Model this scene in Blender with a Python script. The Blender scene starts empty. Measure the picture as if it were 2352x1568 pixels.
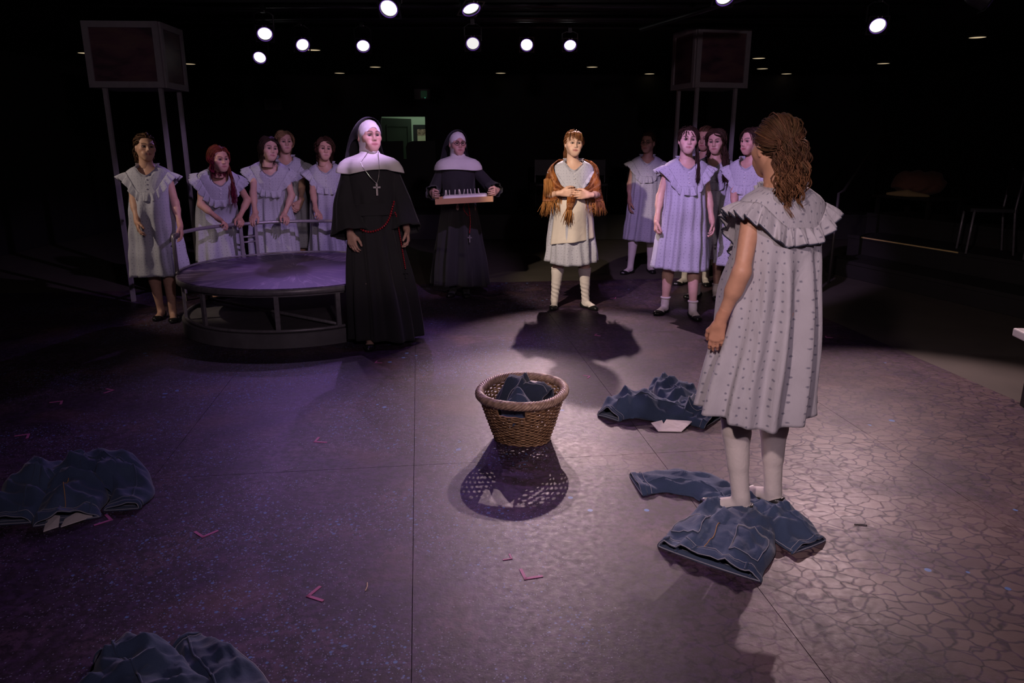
import bpy, bmesh, math, random
import numpy as np
from mathutils import Vector, Matrix, Euler
random.seed(7); np.random.seed(7)
sc = bpy.context.scene
COL = sc.collection
PI = math.pi
R = math.radians

# ------------------------------------------------------------------ camera
CAM_H, PITCH, FPX = 1.55, R(15.1), 1700.0
cd = bpy.data.cameras.new('camera'); cam = bpy.data.objects.new('camera', cd); COL.objects.link(cam)
cam.location = (0, 0, CAM_H); cam.rotation_euler = (PI/2 - PITCH, 0, 0)
cd.sensor_width = 36; cd.lens = 36*FPX/2352; cd.clip_start = .05; cd.clip_end = 100
sc.camera = cam

# ------------------------------------------------------------------ world and exposure
w = bpy.data.worlds.new('world'); sc.world = w; w.use_nodes = True
w.node_tree.nodes['Background'].inputs[0].default_value = (.5, .38, .55, 1)
w.node_tree.nodes['Background'].inputs[1].default_value = .0
vs = sc.view_settings; vs.view_transform = 'Standard'; vs.look = 'None'; vs.gamma = 1; vs.exposure = 0.0
vs.use_curve_mapping = False

# stage lamps: (x, y, z of the lens), aim point, beam colour, watts, cone degrees, blend, lens glow
WARM, PINK, LAV, VIO, ROSE = (1, .80, .64), (1, .70, .74), (.72, .46, 1), (.50, .24, 1), (1, .75, .77)
LAMPS = [
 # hung over the back half of the stage, lenses in view
 ((-2.233, 7.18, 2.50), (-1.2, 3.9, 0), LAV, 34, 62, .6, 9),
 ((-2.70, 8.45, 2.43), (-2.3, 4.6, 0), VIO, 30, 62, .6, 14),
 ((-2.114, 7.98, 2.50), (-0.2, 4.2, 0), LAV, 24, 60, .6, 5),
 ((-1.514, 8.05, 2.50), (-0.8, 4.6, 0), VIO, 75, 52, .6, 14),
 ((-0.897, 5.86, 2.50), (-1.3, 2.4, 0), VIO, 22, 70, .7, 14),
 ((-0.304, 5.84, 2.50), (0.55, 4.5, 0), VIO, 34, 100, .8, 6),
 ((-0.39, 7.88, 2.50), (-0.2, 3.6, 0), LAV, 20, 60, .6, 4),
 ((0.158, 8.47, 2.556), (-0.05, 3.3, 0), PINK, 290, 32, .6, 20),
 ((0.62, 8.47, 2.556), (0.66, 5.2, 0), PINK, 440, 46, .5, 20),
 ((1.482, 5.62, 2.54), (1.9, 2.6, 0), PINK, 16, 70, .7, 12),
 ((3.066, 6.69, 2.50), (2.35, 3.1, 0), PINK, 300, 66, .5, 22),
 ((3.36, 5.70, 2.52), (6.4, 5.0, 1.0), PINK, 6, 60, .6, 1),
 # hung over the front half, above the top of the frame
 ((-0.75, 4.10, 2.55), (0.57, 7.05, .92), WARM, 470, 30, .45, 9),
 ((-4.75, 5.15, 2.58), (-3.1, 6.5, 1.0), WARM, 95, 40, .5, 9),
 ((-0.15, 4.65, 2.62), (-2.35, 7.2, .9), LAV, 175, 36, .4, 9),
 ((0.45, 4.90, 2.62), (-0.55, 7.4, 1.2), LAV, 140, 34, .5, 9),
 ((0.30, 4.25, 2.62), (1.70, 7.1, 1.0), LAV, 320, 36, .4, 9),
 ((0.10, 1.20, 2.60), (-1.06, 5.75, 1.2), ROSE, 115, 22, .6, 9),
 ((-0.60, 0.20, 2.62), (0.95, 3.0, .95), ROSE, 215, 42, .5, 9),
 ((0.90, -0.60, 2.62), (-0.6, 6.2, 1.1), (.96, .72, .88), 140, 104, .9, 9),  # added unseen flood, broad soft fill standing in for bounce off the room
]

# ------------------------------------------------------------------ scene helpers
def link(o, parent=None):
    COL.objects.link(o)
    if parent is not None: o.parent = parent
    return o
def tag(o, label, cat, group=None, kind=None):
    if label: o['label'] = label
    if cat: o['category'] = cat
    if group: o['group'] = group
    if kind: o['kind'] = kind
    return o
def thing(name, label, cat, loc=(0, 0, 0), rz=0, group=None):
    o = bpy.data.objects.new(name, None); o.empty_display_size = .1; COL.objects.link(o)
    o.location = loc; o.rotation_euler = (0, 0, rz)
    return tag(o, label, cat, group)
def mobj(name, me, mat, parent=None, smooth=True):
    o = bpy.data.objects.new(name, me); link(o, parent)
    if mat is not None and not me.materials:
        for m in (mat if isinstance(mat, (list, tuple)) else [mat]): me.materials.append(m)
    if smooth and len(me.polygons): me.polygons.foreach_set('use_smooth', [True]*len(me.polygons))
    return o
class MB:
    "collects simple solids into one mesh"
    def __init__(s): s.v = []; s.f = []; s.m = []
    def add(s, v, f, mi=0):
        b = len(s.v); s.v += [tuple(p) for p in v]; s.f += [tuple(i+b for i in q) for q in f]; s.m += [mi]*len(f); return s
    def box(s, c, d, rot=None, mi=0):
        x, y, z = d[0]/2, d[1]/2, d[2]/2
        v = [Vector(p) for p in ((-x,-y,-z),(x,-y,-z),(x,y,-z),(-x,y,-z),(-x,-y,z),(x,-y,z),(x,y,z),(-x,y,z))]
        if rot is not None: v = [rot @ p for p in v]
        c = Vector(c)
        return s.add([p+c for p in v], [(0,3,2,1),(4,5,6,7),(0,1,5,4),(1,2,6,5),(2,3,7,6),(3,0,4,7)], mi)
    def tube(s, pts, r, n=8, mi=0, closed=False, cap=True):
        pts = [Vector(p) for p in pts]; k = len(pts)
        rs = r if isinstance(r, (list, tuple)) else [r]*k
        v = []; up = None
        for i, p in enumerate(pts):
            a = pts[(i-1) % k] if (closed or i > 0) else p
            b = pts[(i+1) % k] if (closed or i < k-1) else p
            t = (b-a).normalized()
            if up is None:
                up = Vector((0, 0, 1)) if abs(t.z) < .9 else Vector((1, 0, 0))
            e1 = (up - t*up.dot(t)).normalized(); e2 = t.cross(e1); up = e1
            for j in range(n):
                q = 2*PI*j/n; v.append(p + (e1*math.cos(q)+e2*math.sin(q))*rs[i])
        f = []
        for i in range(k if closed else k-1):
            for j in range(n):
                a, b = i*n+j, i*n+(j+1) % n; c, d = ((i+1) % k)*n+(j+1) % n, ((i+1) % k)*n+j
                f.append((a, b, c, d))
        if cap and not closed: f += [tuple(range(n))[::-1], tuple(range((k-1)*n, k*n))]
        return s.add(v, f, mi)
    def lathe(s, prof, n=32, c=(0, 0, 0), M=None, mi=0, cap0=False, cap1=False):
        v = []
        for (r, z) in prof:
            for j in range(n):
                q = 2*PI*j/n; p = Vector((r*math.cos(q), r*math.sin(q), z))
                if M is not None: p = M @ p
                v.append(p+Vector(c))
        f = []
        for i in range(len(prof)-1):
            for j in range(n): f.append((i*n+j, i*n+(j+1) % n, (i+1)*n+(j+1) % n, (i+1)*n+j))
        if cap0: f.append(tuple(range(n))[::-1])
        if cap1: f.append(tuple(range((len(prof)-1)*n, len(prof)*n)))
        return s.add(v, f, mi)
    def sphere(s, c, r, n=8, m=6, mi=0):
        rr = r if isinstance(r, (tuple, list)) else (r, r, r)
        v = [(c[0], c[1], c[2]+rr[2])]
        for i in range(1, m):
            t = PI*i/m
            for j in range(n):
                q = 2*PI*j/n; v.append((c[0]+rr[0]*math.sin(t)*math.cos(q), c[1]+rr[1]*math.sin(t)*math.sin(q), c[2]+rr[2]*math.cos(t)))
        v.append((c[0], c[1], c[2]-rr[2])); L = len(v)-1; f = []
        for j in range(n): f.append((0, 1+j, 1+(j+1) % n)); f.append((L, 1+(m-2)*n+(j+1) % n, 1+(m-2)*n+j))
        for i in range(m-2):
            for j in range(n): a = 1+i*n; f.append((a+j, a+n+j, a+n+(j+1) % n, a+(j+1) % n))
        return s.add(v, f, mi)
    def mesh(s, name):
        me = bpy.data.meshes.new(name); me.from_pydata(s.v, [], s.f)
        if any(s.m): me.polygons.foreach_set('material_index', s.m)
        me.update(); return me
    def obj(s, name, mat, parent=None, smooth=False): return mobj(name, s.mesh(name), mat, parent, smooth)
def grid_mesh(name, P, closed_u=False, uv=None, extra=None):
    "P: array (rows, cols, 3) -> mesh; uv (rows, cols, 2)"
    m, n = P.shape[:2]
    idx = np.arange(m*n).reshape(m, n)
    a = idx[:-1]; b = idx[1:]
    if closed_u:
        a2, b2 = np.roll(a, -1, 1), np.roll(b, -1, 1)
        F = np.stack([a, b, b2, a2], -1).reshape(-1, 4)
    else:
        F = np.stack([a[:, :-1], b[:, :-1], b[:, 1:], a[:, 1:]], -1).reshape(-1, 4)
    return np_mesh(name, P.reshape(-1, 3), F, uv=None if uv is None else uv.reshape(-1, 2))
def np_mesh(name, V, F, uv=None, col=None):
    me = bpy.data.meshes.new(name); F = np.asarray(F, np.int32)
    k = F.shape[1]
    me.vertices.add(len(V)); me.vertices.foreach_set('co', np.asarray(V, np.float32).ravel())
    me.loops.add(F.size); me.loops.foreach_set('vertex_index', F.ravel())
    me.polygons.add(len(F)); me.polygons.foreach_set('loop_start', np.arange(0, F.size, k, dtype=np.int32))
    me.update(calc_edges=True)
    if uv is not None:
        l = me.uv_layers.new(name='UVMap'); l.data.foreach_set('uv', np.asarray(uv, np.float32)[F.ravel()].ravel())
    if col is not None:
        at = me.color_attributes.new('Col', 'FLOAT_COLOR', 'POINT')
        c4 = np.ones((len(V), 4), np.float32); c4[:, :3] = col; at.data.foreach_set('color', c4.ravel())
    return me

# ------------------------------------------------------------------ materials
class NT:
    def __init__(s, name):
        s.m = bpy.data.materials.new(name); s.m.use_nodes = True; s.t = s.m.node_tree; s.b = s.t.nodes['Principled BSDF']
    def n(s, typ, **kw):
        x = s.t.nodes.new(typ)
        for k, v in kw.items():
            if k in x.inputs: x.inputs[k].default_value = v
            else: setattr(x, k, v)
        return x
    def l(s, a, b): s.t.links.new(a, b)
    def ramp(s, fac, stops, interp='LINEAR'):
        r = s.n('ShaderNodeValToRGB'); r.color_ramp.interpolation = interp
        while len(r.color_ramp.elements) < len(stops): r.color_ramp.elements.new(.5)
        for e, (p, c) in zip(r.color_ramp.elements, stops):
            e.position = p; e.color = (*c, 1) if len(c) == 3 else c
        s.l(fac, r.inputs[0]); return r.outputs[0]
    def mix(s, fac, a, b, mode='MIX'):
        x = s.n('ShaderNodeMix', data_type='RGBA', blend_type=mode)
        for k, v in ((0, fac), (6, a), (7, b)):
            if hasattr(v, 'is_output'): s.l(v, x.inputs[k])
            else: x.inputs[k].default_value = v if k == 0 else (*v, 1)
        return x.outputs[2]
    def math(s, op, a, b=0, clamp=False):
        x = s.n('ShaderNodeMath', operation=op, use_clamp=clamp)
        for k, v in ((0, a), (1, b)):
            if hasattr(v, 'is_output'): s.l(v, x.inputs[k])
            else: x.inputs[k].default_value = v
        return x.outputs[0]
    def noise(s, vec, scale, detail=3, rough=.5, dist=0):
        x = s.n('ShaderNodeTexNoise'); x.inputs['Scale'].default_value = scale; x.inputs['Detail'].default_value = detail
        x.inputs['Roughness'].default_value = rough; x.inputs['Distortion'].default_value = dist
        if vec is not None: s.l(vec, x.inputs['Vector'])
        return x.outputs['Fac']
    def base(s, v):
        if hasattr(v, 'is_output'): s.l(v, s.b.inputs['Base Color'])
        else: s.b.inputs['Base Color'].default_value = (*v, 1)
        return s
    def set(s, **kw):
        for k, v in kw.items():
            k = k.replace('_', ' ')
            if hasattr(v, 'is_output'): s.l(v, s.b.inputs[k])
            else: s.b.inputs[k].default_value = v
        return s
    def bump(s, h, strength=.3, dist=.01):
        x = s.n('ShaderNodeBump'); x.inputs['Strength'].default_value = strength; x.inputs['Distance'].default_value = dist
        s.l(h, x.inputs['Height']); s.l(x.outputs[0], s.b.inputs['Normal']); return s
def plain(name, col, rough=.6, metal=0, var=.25, scale=12, spec=.5, bump=0):
    t = NT(name); tc = t.n('ShaderNodeTexCoord').outputs['Object']
    f = t.noise(tc, scale, 4)
    t.base(t.mix(f, tuple(c*(1-var) for c in col), tuple(min(1, c*(1+var)) for c in col)))
    t.set(Roughness=rough, Metallic=metal); t.b.inputs['Specular IOR Level'].default_value = spec
    if bump: t.bump(t.noise(tc, scale*4, 3), bump)
    return t.m
def emit(name, col, strength):
    t = NT(name); t.base((0.02, 0.02, 0.02)); t.b.inputs['Emission Color'].default_value = (*col, 1)
    t.b.inputs['Emission Strength'].default_value = strength; return t.m
def floor_material():
    t = NT('painted_stage_floor'); pos = t.n('ShaderNodeNewGeometry').outputs['Position']
    big = t.noise(pos, .8, 3); mid = t.noise(pos, 3.2, 4); fine = t.noise(pos, 30, 6, .72)
    c = t.ramp(mid, [(.3, (.036, .017, .055)), (.5, (.072, .037, .090)), (.72, (.125, .068, .096))])
    c = t.mix(t.ramp(fine, [(.45, (0, 0, 0)), (.57, (1, 1, 1))]), c, (.026, .016, .026))
    c = t.mix(t.ramp(t.noise(pos, 12, 6, .75), [(.46, (0, 0, 0)), (.62, (.85, .85, .85))]), c, (.020, .013, .015))
    c = t.mix(t.ramp(t.noise(pos, 1.6, 2), [(.55, (0, 0, 0)), (.75, (.45, .45, .45))]), c, (.16, .075, .07))
    # painted stones
    wv = t.n('ShaderNodeVectorMath', operation='ADD'); nz = t.n('ShaderNodeTexNoise'); nz.inputs['Scale'].default_value = 9
    t.l(pos, nz.inputs['Vector']); sm = t.n('ShaderNodeVectorMath', operation='SCALE'); sm.inputs['Scale'].default_value = .10
    t.l(nz.outputs['Color'], sm.inputs[0]); st_ = t.n('ShaderNodeVectorMath', operation='MULTIPLY'); st_.inputs[1].default_value = (.95, 1.25, 1); t.l(pos, st_.inputs[0]); t.l(st_.outputs[0], wv.inputs[0]); t.l(sm.outputs[0], wv.inputs[1])
    vo = t.n('ShaderNodeTexVoronoi', feature='DISTANCE_TO_EDGE'); vo.inputs['Scale'].default_value = 14; t.l(wv.outputs[0], vo.inputs['Vector'])
    st = t.ramp(vo.outputs['Distance'], [(.02, (0, 0, 0)), (.09, (1, 1, 1))])
    vc = t.n('ShaderNodeTexVoronoi'); vc.inputs['Scale'].default_value = 14; t.l(wv.outputs[0], vc.inputs['Vector'])
    sx = t.n('ShaderNodeSeparateXYZ'); t.l(pos, sx.inputs[0])
    reg = t.math('ADD', t.math('MULTIPLY', t.math('SUBTRACT', sx.outputs['X'], .35), 1.25), t.math('MULTIPLY', t.math('SUBTRACT', big, .5), 3.0))
    far = t.ramp(t.math('MULTIPLY', sx.outputs['Y'], .1), [(.39, (1, 1, 1)), (.56, (.12, .12, .12))])
    reg = t.math('MAXIMUM', t.math('MULTIPLY', t.math('MINIMUM', reg, 1.0), far), .08)
    patch = t.ramp(t.noise(pos, 2.1, 3), [(.32, (.12, .12, .12)), (.55, (1, 1, 1))])
    smask = t.math('MULTIPLY', t.math('MULTIPLY', st, reg), patch)
    scol = t.mix(t.n('ShaderNodeSeparateColor').outputs[0], (.19, .15, .14), (.25, .19, .165))
    sc_ = t.n('ShaderNodeSeparateColor'); t.l(vc.outputs['Color'], sc_.inputs[0])
    scol = t.mix(sc_.outputs[0], (.135, .093, .098), (.205, .146, .138))
    c = t.mix(smask, c, scol)
    # paint spatter
    def spat(scale, thr, gate, lo, hi, colr, c):
        v = t.n('ShaderNodeTexVoronoi'); v.inputs['Scale'].default_value = scale; t.l(pos, v.inputs['Vector'])
        s3 = t.n('ShaderNodeSeparateColor'); t.l(v.outputs['Color'], s3.inputs[0])
        rad = t.math('MULTIPLY', s3.outputs[1], thr)
        d = t.math('LESS_THAN', v.outputs['Distance'], rad)
        g = t.ramp(gate, [(lo, (0, 0, 0)), (hi, (1, 1, 1))])
        p = t.math('LESS_THAN', s3.outputs[2], g)
        return t.mix(t.math('MULTIPLY', d, p), c, colr)
    left = t.math('MULTIPLY', t.math('SUBTRACT', 1.0, t.math('MULTIPLY', sx.outputs['X'], .55), True), 1)
    gate = t.math('MULTIPLY', t.noise(pos, 1.35, 3), t.math('MAXIMUM', t.math('MINIMUM', left, 1.15), .5))
    c = spat(75, .40, gate, .47, .66, (.13, .17, .36), c)
    c = spat(40, .30, gate, .50, .70, (.10, .19, .42), c)
    c = spat(130, .40, gate, .40, .72, (.22, .21, .32), c)
    c = spat(17, .30, t.noise(pos, 1.9, 2), .62, .85, (.12, .23, .5), c)
    t.base(c)
    ro = t.math('SUBTRACT', .50, t.math('MULTIPLY', smask, .10))
    ro = t.math('ADD', ro, t.math('MULTIPLY', t.math('SUBTRACT', t.noise(pos, 34, 5, .65), .5), .42))
    t.set(Roughness=ro); t.b.inputs['Specular IOR Level'].default_value = .34
    t.bump(t.math('ADD', t.math('MULTIPLY', st, .0), t.noise(pos, 55, 6, .7)), .22, .005)
    return t.m
M_FLOOR = floor_material()
M_BLACKFLOOR = plain('dark_concrete', (.085, .072, .058), .75, var=.3, scale=3)
M_BLACKWALL = plain('black_wall_paint', (.012, .010, .012), .85, var=.3, scale=2)
M_CEIL = plain('black_ceiling_paint', (.010, .009, .010), .9, var=.3, scale=2)
M_BLACKMETAL = plain('black_painted_metal', (.02, .02, .022), .45, .3)
M_GREYMETAL = plain('brushed_grey_metal', (.34, .31, .35), .38, .45, var=.3, scale=30)
M_DARKSTEEL = plain('dark_worn_steel', (.24, .22, .24), .42, .35, var=.5, scale=25)
M_FRAMEGREY = plain('grey_painted_wood', (.22, .205, .205), .6, var=.15, scale=20)
M_YELLOW = plain('yellow_edge_tape', (.75, .55, .22), .6)

# ------------------------------------------------------------------ the room
ROOM_X, ROOM_Y0, ROOM_Y1, ROOM_H = 7.2, -3.0, 15.0, 2.80
fl = MB().box((0, 6, -.054), (14.6, 18.4, .1)).obj('floor', M_BLACKFLOOR); tag(fl, 'dark concrete floor around the painted stage', None, kind='structure')
ce = MB().box((0, 6, ROOM_H+.05), (14.6, 18.4, .1)).obj('ceiling', M_CEIL); tag(ce, 'black theatre ceiling', None, kind='structure')
for nm, c, d in (('wall_left', (-ROOM_X-.05, 6, ROOM_H/2), (.1, 18.4, ROOM_H)), ('wall_right', (ROOM_X+.05, 6, ROOM_H/2), (.1, 18.4, ROOM_H)),
                 ('wall_front', (0, ROOM_Y0-.05, ROOM_H/2), (14.6, .1, ROOM_H))):
    tag(MB().box(c, d).obj(nm, M_BLACKWALL), 'black painted theatre wall', None, kind='structure')
DX0, DX1, DH = -2.55, -1.69, 2.02
wb = MB().box(((-7.3+DX0)/2, 15.06, ROOM_H/2), (7.3+DX0, .12, ROOM_H)).box(((7.3+DX1)/2, 15.06, ROOM_H/2), (7.3-DX1, .12, ROOM_H)).box(((DX0+DX1)/2, 15.06, (DH+ROOM_H)/2), (DX1-DX0, .12, ROOM_H-DH))
tag(wb.obj('wall_back', M_BLACKWALL), 'black rear wall pierced by a doorway', None, kind='structure')
# stage floor sheets, laid a few degrees off the camera axis
ang = R(7.0); ca, sa = math.cos(ang), math.sin(ang)
SW, SL = 1.235, 2.44
sheet = MB()
e = .0014; sheet.add([(-SW/2, -SL/2, -.004), (SW/2, -SL/2, -.004), (SW/2, SL/2, -.004), (-SW/2, SL/2, -.004),
   (-SW/2+e, -SL/2+e, 0), (SW/2-e, -SL/2+e, 0), (SW/2-e, SL/2-e, 0), (-SW/2+e, SL/2-e, 0)], [(4,5,6,7),(0,1,5,4),(1,2,6,5),(2,3,7,6),(3,0,4,7)])
sheet_me = sheet.mesh('floor_sheet')
for i in range(-4, 3):
    for j in range(-2, 2):
        p = -.07 + (i+.5)*SW; q = 3.42 + (j+.5)*SL
        o = mobj('floor_sheet', sheet_me, M_FLOOR, fl, False)
        o.location = (p*ca - q*sa, p*sa + q*ca, 0); o.rotation_euler = (0, 0, ang)

# ------------------------------------------------------------------ lamps
M_LENSES = {}
M_GEL = emit('lit_violet_gel', (.35, .12, .9), .25)
M_CHROME = plain('bright_steel', (.6, .58, .56), .3, .9)
def fresnel(spec, label):
    loc, aim, col, watts, cone, blend, glow = spec
    loc = Vector(loc); d = (Vector(aim)-loc).normalized()
    if loc.y > 5 and loc.z < 2.6:     # heads in view are tipped further back towards the house
        pass
    t = thing('stage_lamp', label, 'stage lamp', loc)
    M = d.to_track_quat('-Z', 'Y').to_matrix()*.78
    k = MB().lathe([(.0, .17), (.05, .168), (.075, .15), (.088, .10), (.088, .0), (.092, -.005), (.092, -.035), (.080, -.035), (.078, -.012)], 24, M=M).obj('housing', M_BLACKMETAL, t, True)
    key = (glow,)
    if key not in M_LENSES: M_LENSES[key] = emit('lit_lens_%d' % glow, (1, .97, .96), float(glow)*.22)
    MB().lathe([(.077, -.014), (.06, -.020), (.035, -.025), (.012, -.027)], 24, M=M, cap1=True).obj('lens', M_LENSES[key], t, True)
    g = MB(); 
    for sx, sy, dx, dy in ((0, .098, .21, .016), (0, -.098, .21, .016), (.098, 0, .016, .18), (-.098, 0, .016, .18)):
        g.box(M @ Vector((sx, sy, -.022)), (dx, dy, .004), M)
    g.obj('gel_frame', M_BLACKMETAL, t)
    MB().lathe([(.0795, -.034), (.0795, -.036), (.0885, -.036), (.0885, -.034)], 24, M=M).obj('gel_rim', M_GEL, t, True)
    # yoke and clamp up to the pipe
    side = M @ Vector((1, 0, 0)); top = ROOM_H - .10 - loc.z
    y = MB(); A = side*.105 + (M @ Vector((0, 0, .06))); B = -side*.105 + (M @ Vector((0, 0, .06)))
    c = M @ Vector((0, 0, .06)); zt = max(.09, top-.045)
    y.tube([A, A+Vector((0, 0, zt*.8))+Vector((0,0,0)), c+side*.05+Vector((0, 0, zt)), c-side*.05+Vector((0, 0, zt)), B+Vector((0, 0, zt*.8)), B], .008, 6)
    y.obj('yoke', M_BLACKMETAL, t)
    cl = MB().box(c+Vector((0, 0, zt+.03)), (.04, .05, .08)).obj('clamp', M_BLACKMETAL, t)
    for kp in (c+Vector((.018, -.03, zt)), M @ Vector((.02, .1, -.03)), M @ Vector((-.02, .1, -.03))): MB().sphere(kp, .0075).obj('knob', M_CHROME, t, True)
    ld = bpy.data.lights.new('lamp_beam', 'SPOT'); ld.energy = watts*BEAM; ld.color = col; ld.spot_size = R(cone); ld.spot_blend = blend
    ld.shadow_soft_size = .022 if loc.y > 3 else .08
    lo = bpy.data.objects.new('lamp_beam', ld); link(lo, t); lo.location = d*.06
    lo.rotation_euler = d.to_track_quat('-Z', 'Y').to_euler()
    return t
BEAM = 1.0
LABELS = ['bright stage lamp left of centre, upper of the stacked pair', 'bright stage lamp left of centre, lower of the stacked pair',
 'dim tilted stage lamp right of the stacked pair', 'bright stage lamp above the black-veiled standing nun',
 'tilted bright stage lamp at the top edge, left of centre', 'stage lamp at the top edge near the middle', 'dim stage lamp below the middle top-edge lamp',
 'glaring stage lamp left of the one above the woman in the shawl', 'glaring stage lamp above the woman in the shawl', 'stage lamp cut by the top edge right of centre',
 'glaring lone stage lamp at upper right', 'unlit-looking stage lamp edge-on in the top right corner'] + \
 ['stage lamp above the frame aimed at ' + q for q in ('the woman in the shawl', 'the leftmost standing girl', 'the girls behind the railing', 'the nun with the cake',
  'the girls at the right tower', 'the standing nun with the cross', 'the back of the nearest girl', 'the whole cast, an added fill flood')]
for s_, l_ in zip(LAMPS, LABELS): fresnel(s_, l_)
pipes = [((-4.2, 7.25, ROOM_H-.06), (3.9, 7.25, ROOM_H-.06), 'black lighting pipe crossing over the platform'), ((-4.2, 8.08, ROOM_H-.06), (3.9, 8.08, ROOM_H-.06), 'black lighting pipe crossing behind the lamps'), ((-4.2, 7.94, ROOM_H-.06), (3.9, 7.94, ROOM_H-.06), 'black lighting pipe carrying the two dim tilted lamps'), ((-4.2, 8.55, ROOM_H-.06), (3.9, 8.55, ROOM_H-.06), 'black lighting pipe farthest back over the stage'),
         ((-4.2, 5.75, ROOM_H-.06), (4.4, 5.75, ROOM_H-.06), 'black lighting pipe nearest the front of the stage in view'), ((-5, 3.8, ROOM_H-.06), (4, 3.8, ROOM_H-.06), 'black lighting pipe out of view over the front'),
         ((-4, .3, ROOM_H-.06), (4, .3, ROOM_H-.06), 'black lighting pipe out of view over the seats'),
         ((1.25, 7.7, 2.60), (2.0, 5.95, 2.66), 'thin dark pipe slanting above the right tower')]
for a, b, l in pipes: tag(MB().tube([a, b], .024, 10).obj('lighting_pipe', M_BLACKMETAL, None, True), l, 'pipe')
M_DOWN = emit('dim_warm_downlight', (1, .78, .48), .55)
dl = [(-5.897,10.904),(-5.079,12.388),(-2.65,10.551),(-3.077,13.999),(-2.24,12.881),(-0.202,13.999),(1.313,12.881),(2.48,14.542),(3.622,11.568),(4.201,13.181),(4.95,14.7),(5.814,12.321),(5.46,9.311),(-5.2, 9.6)]
DLL = ['left of the left picture tower', 'right of the left picture tower', 'beside the dim tilted lamp left of centre', 'farthest back left of centre', 'above the standing nun', 'left of the doorway axis, below the middle lamps',
 'right of the glaring lamp pair', 'left of the right picture tower', 'highest of three right of the right tower', 'middle of three right of the right tower', 'lowest of three right of the right tower', 'below the lone lamp at upper right', 'at the far upper right']
for (x, y), dll in zip(dl[:13], DLL):
    x, y = x*1.05, min(y*1.05, 14.85); t = thing('ceiling_downlight', 'dim amber round ceiling downlight '+dll, 'downlight', (x, y, ROOM_H), 0, 'house downlights in the ceiling')
    MB().lathe([(.112, -.002), (.112, -.012), (.098, -.014), (.09, -.004)], 24).obj('trim_ring', M_BLACKMETAL, t, True)
    MB().lathe([(.096, -.010), (.05, -.014), (.01, -.016)], 24, cap1=True).obj('diffuser', M_DOWN, t, True)
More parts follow.
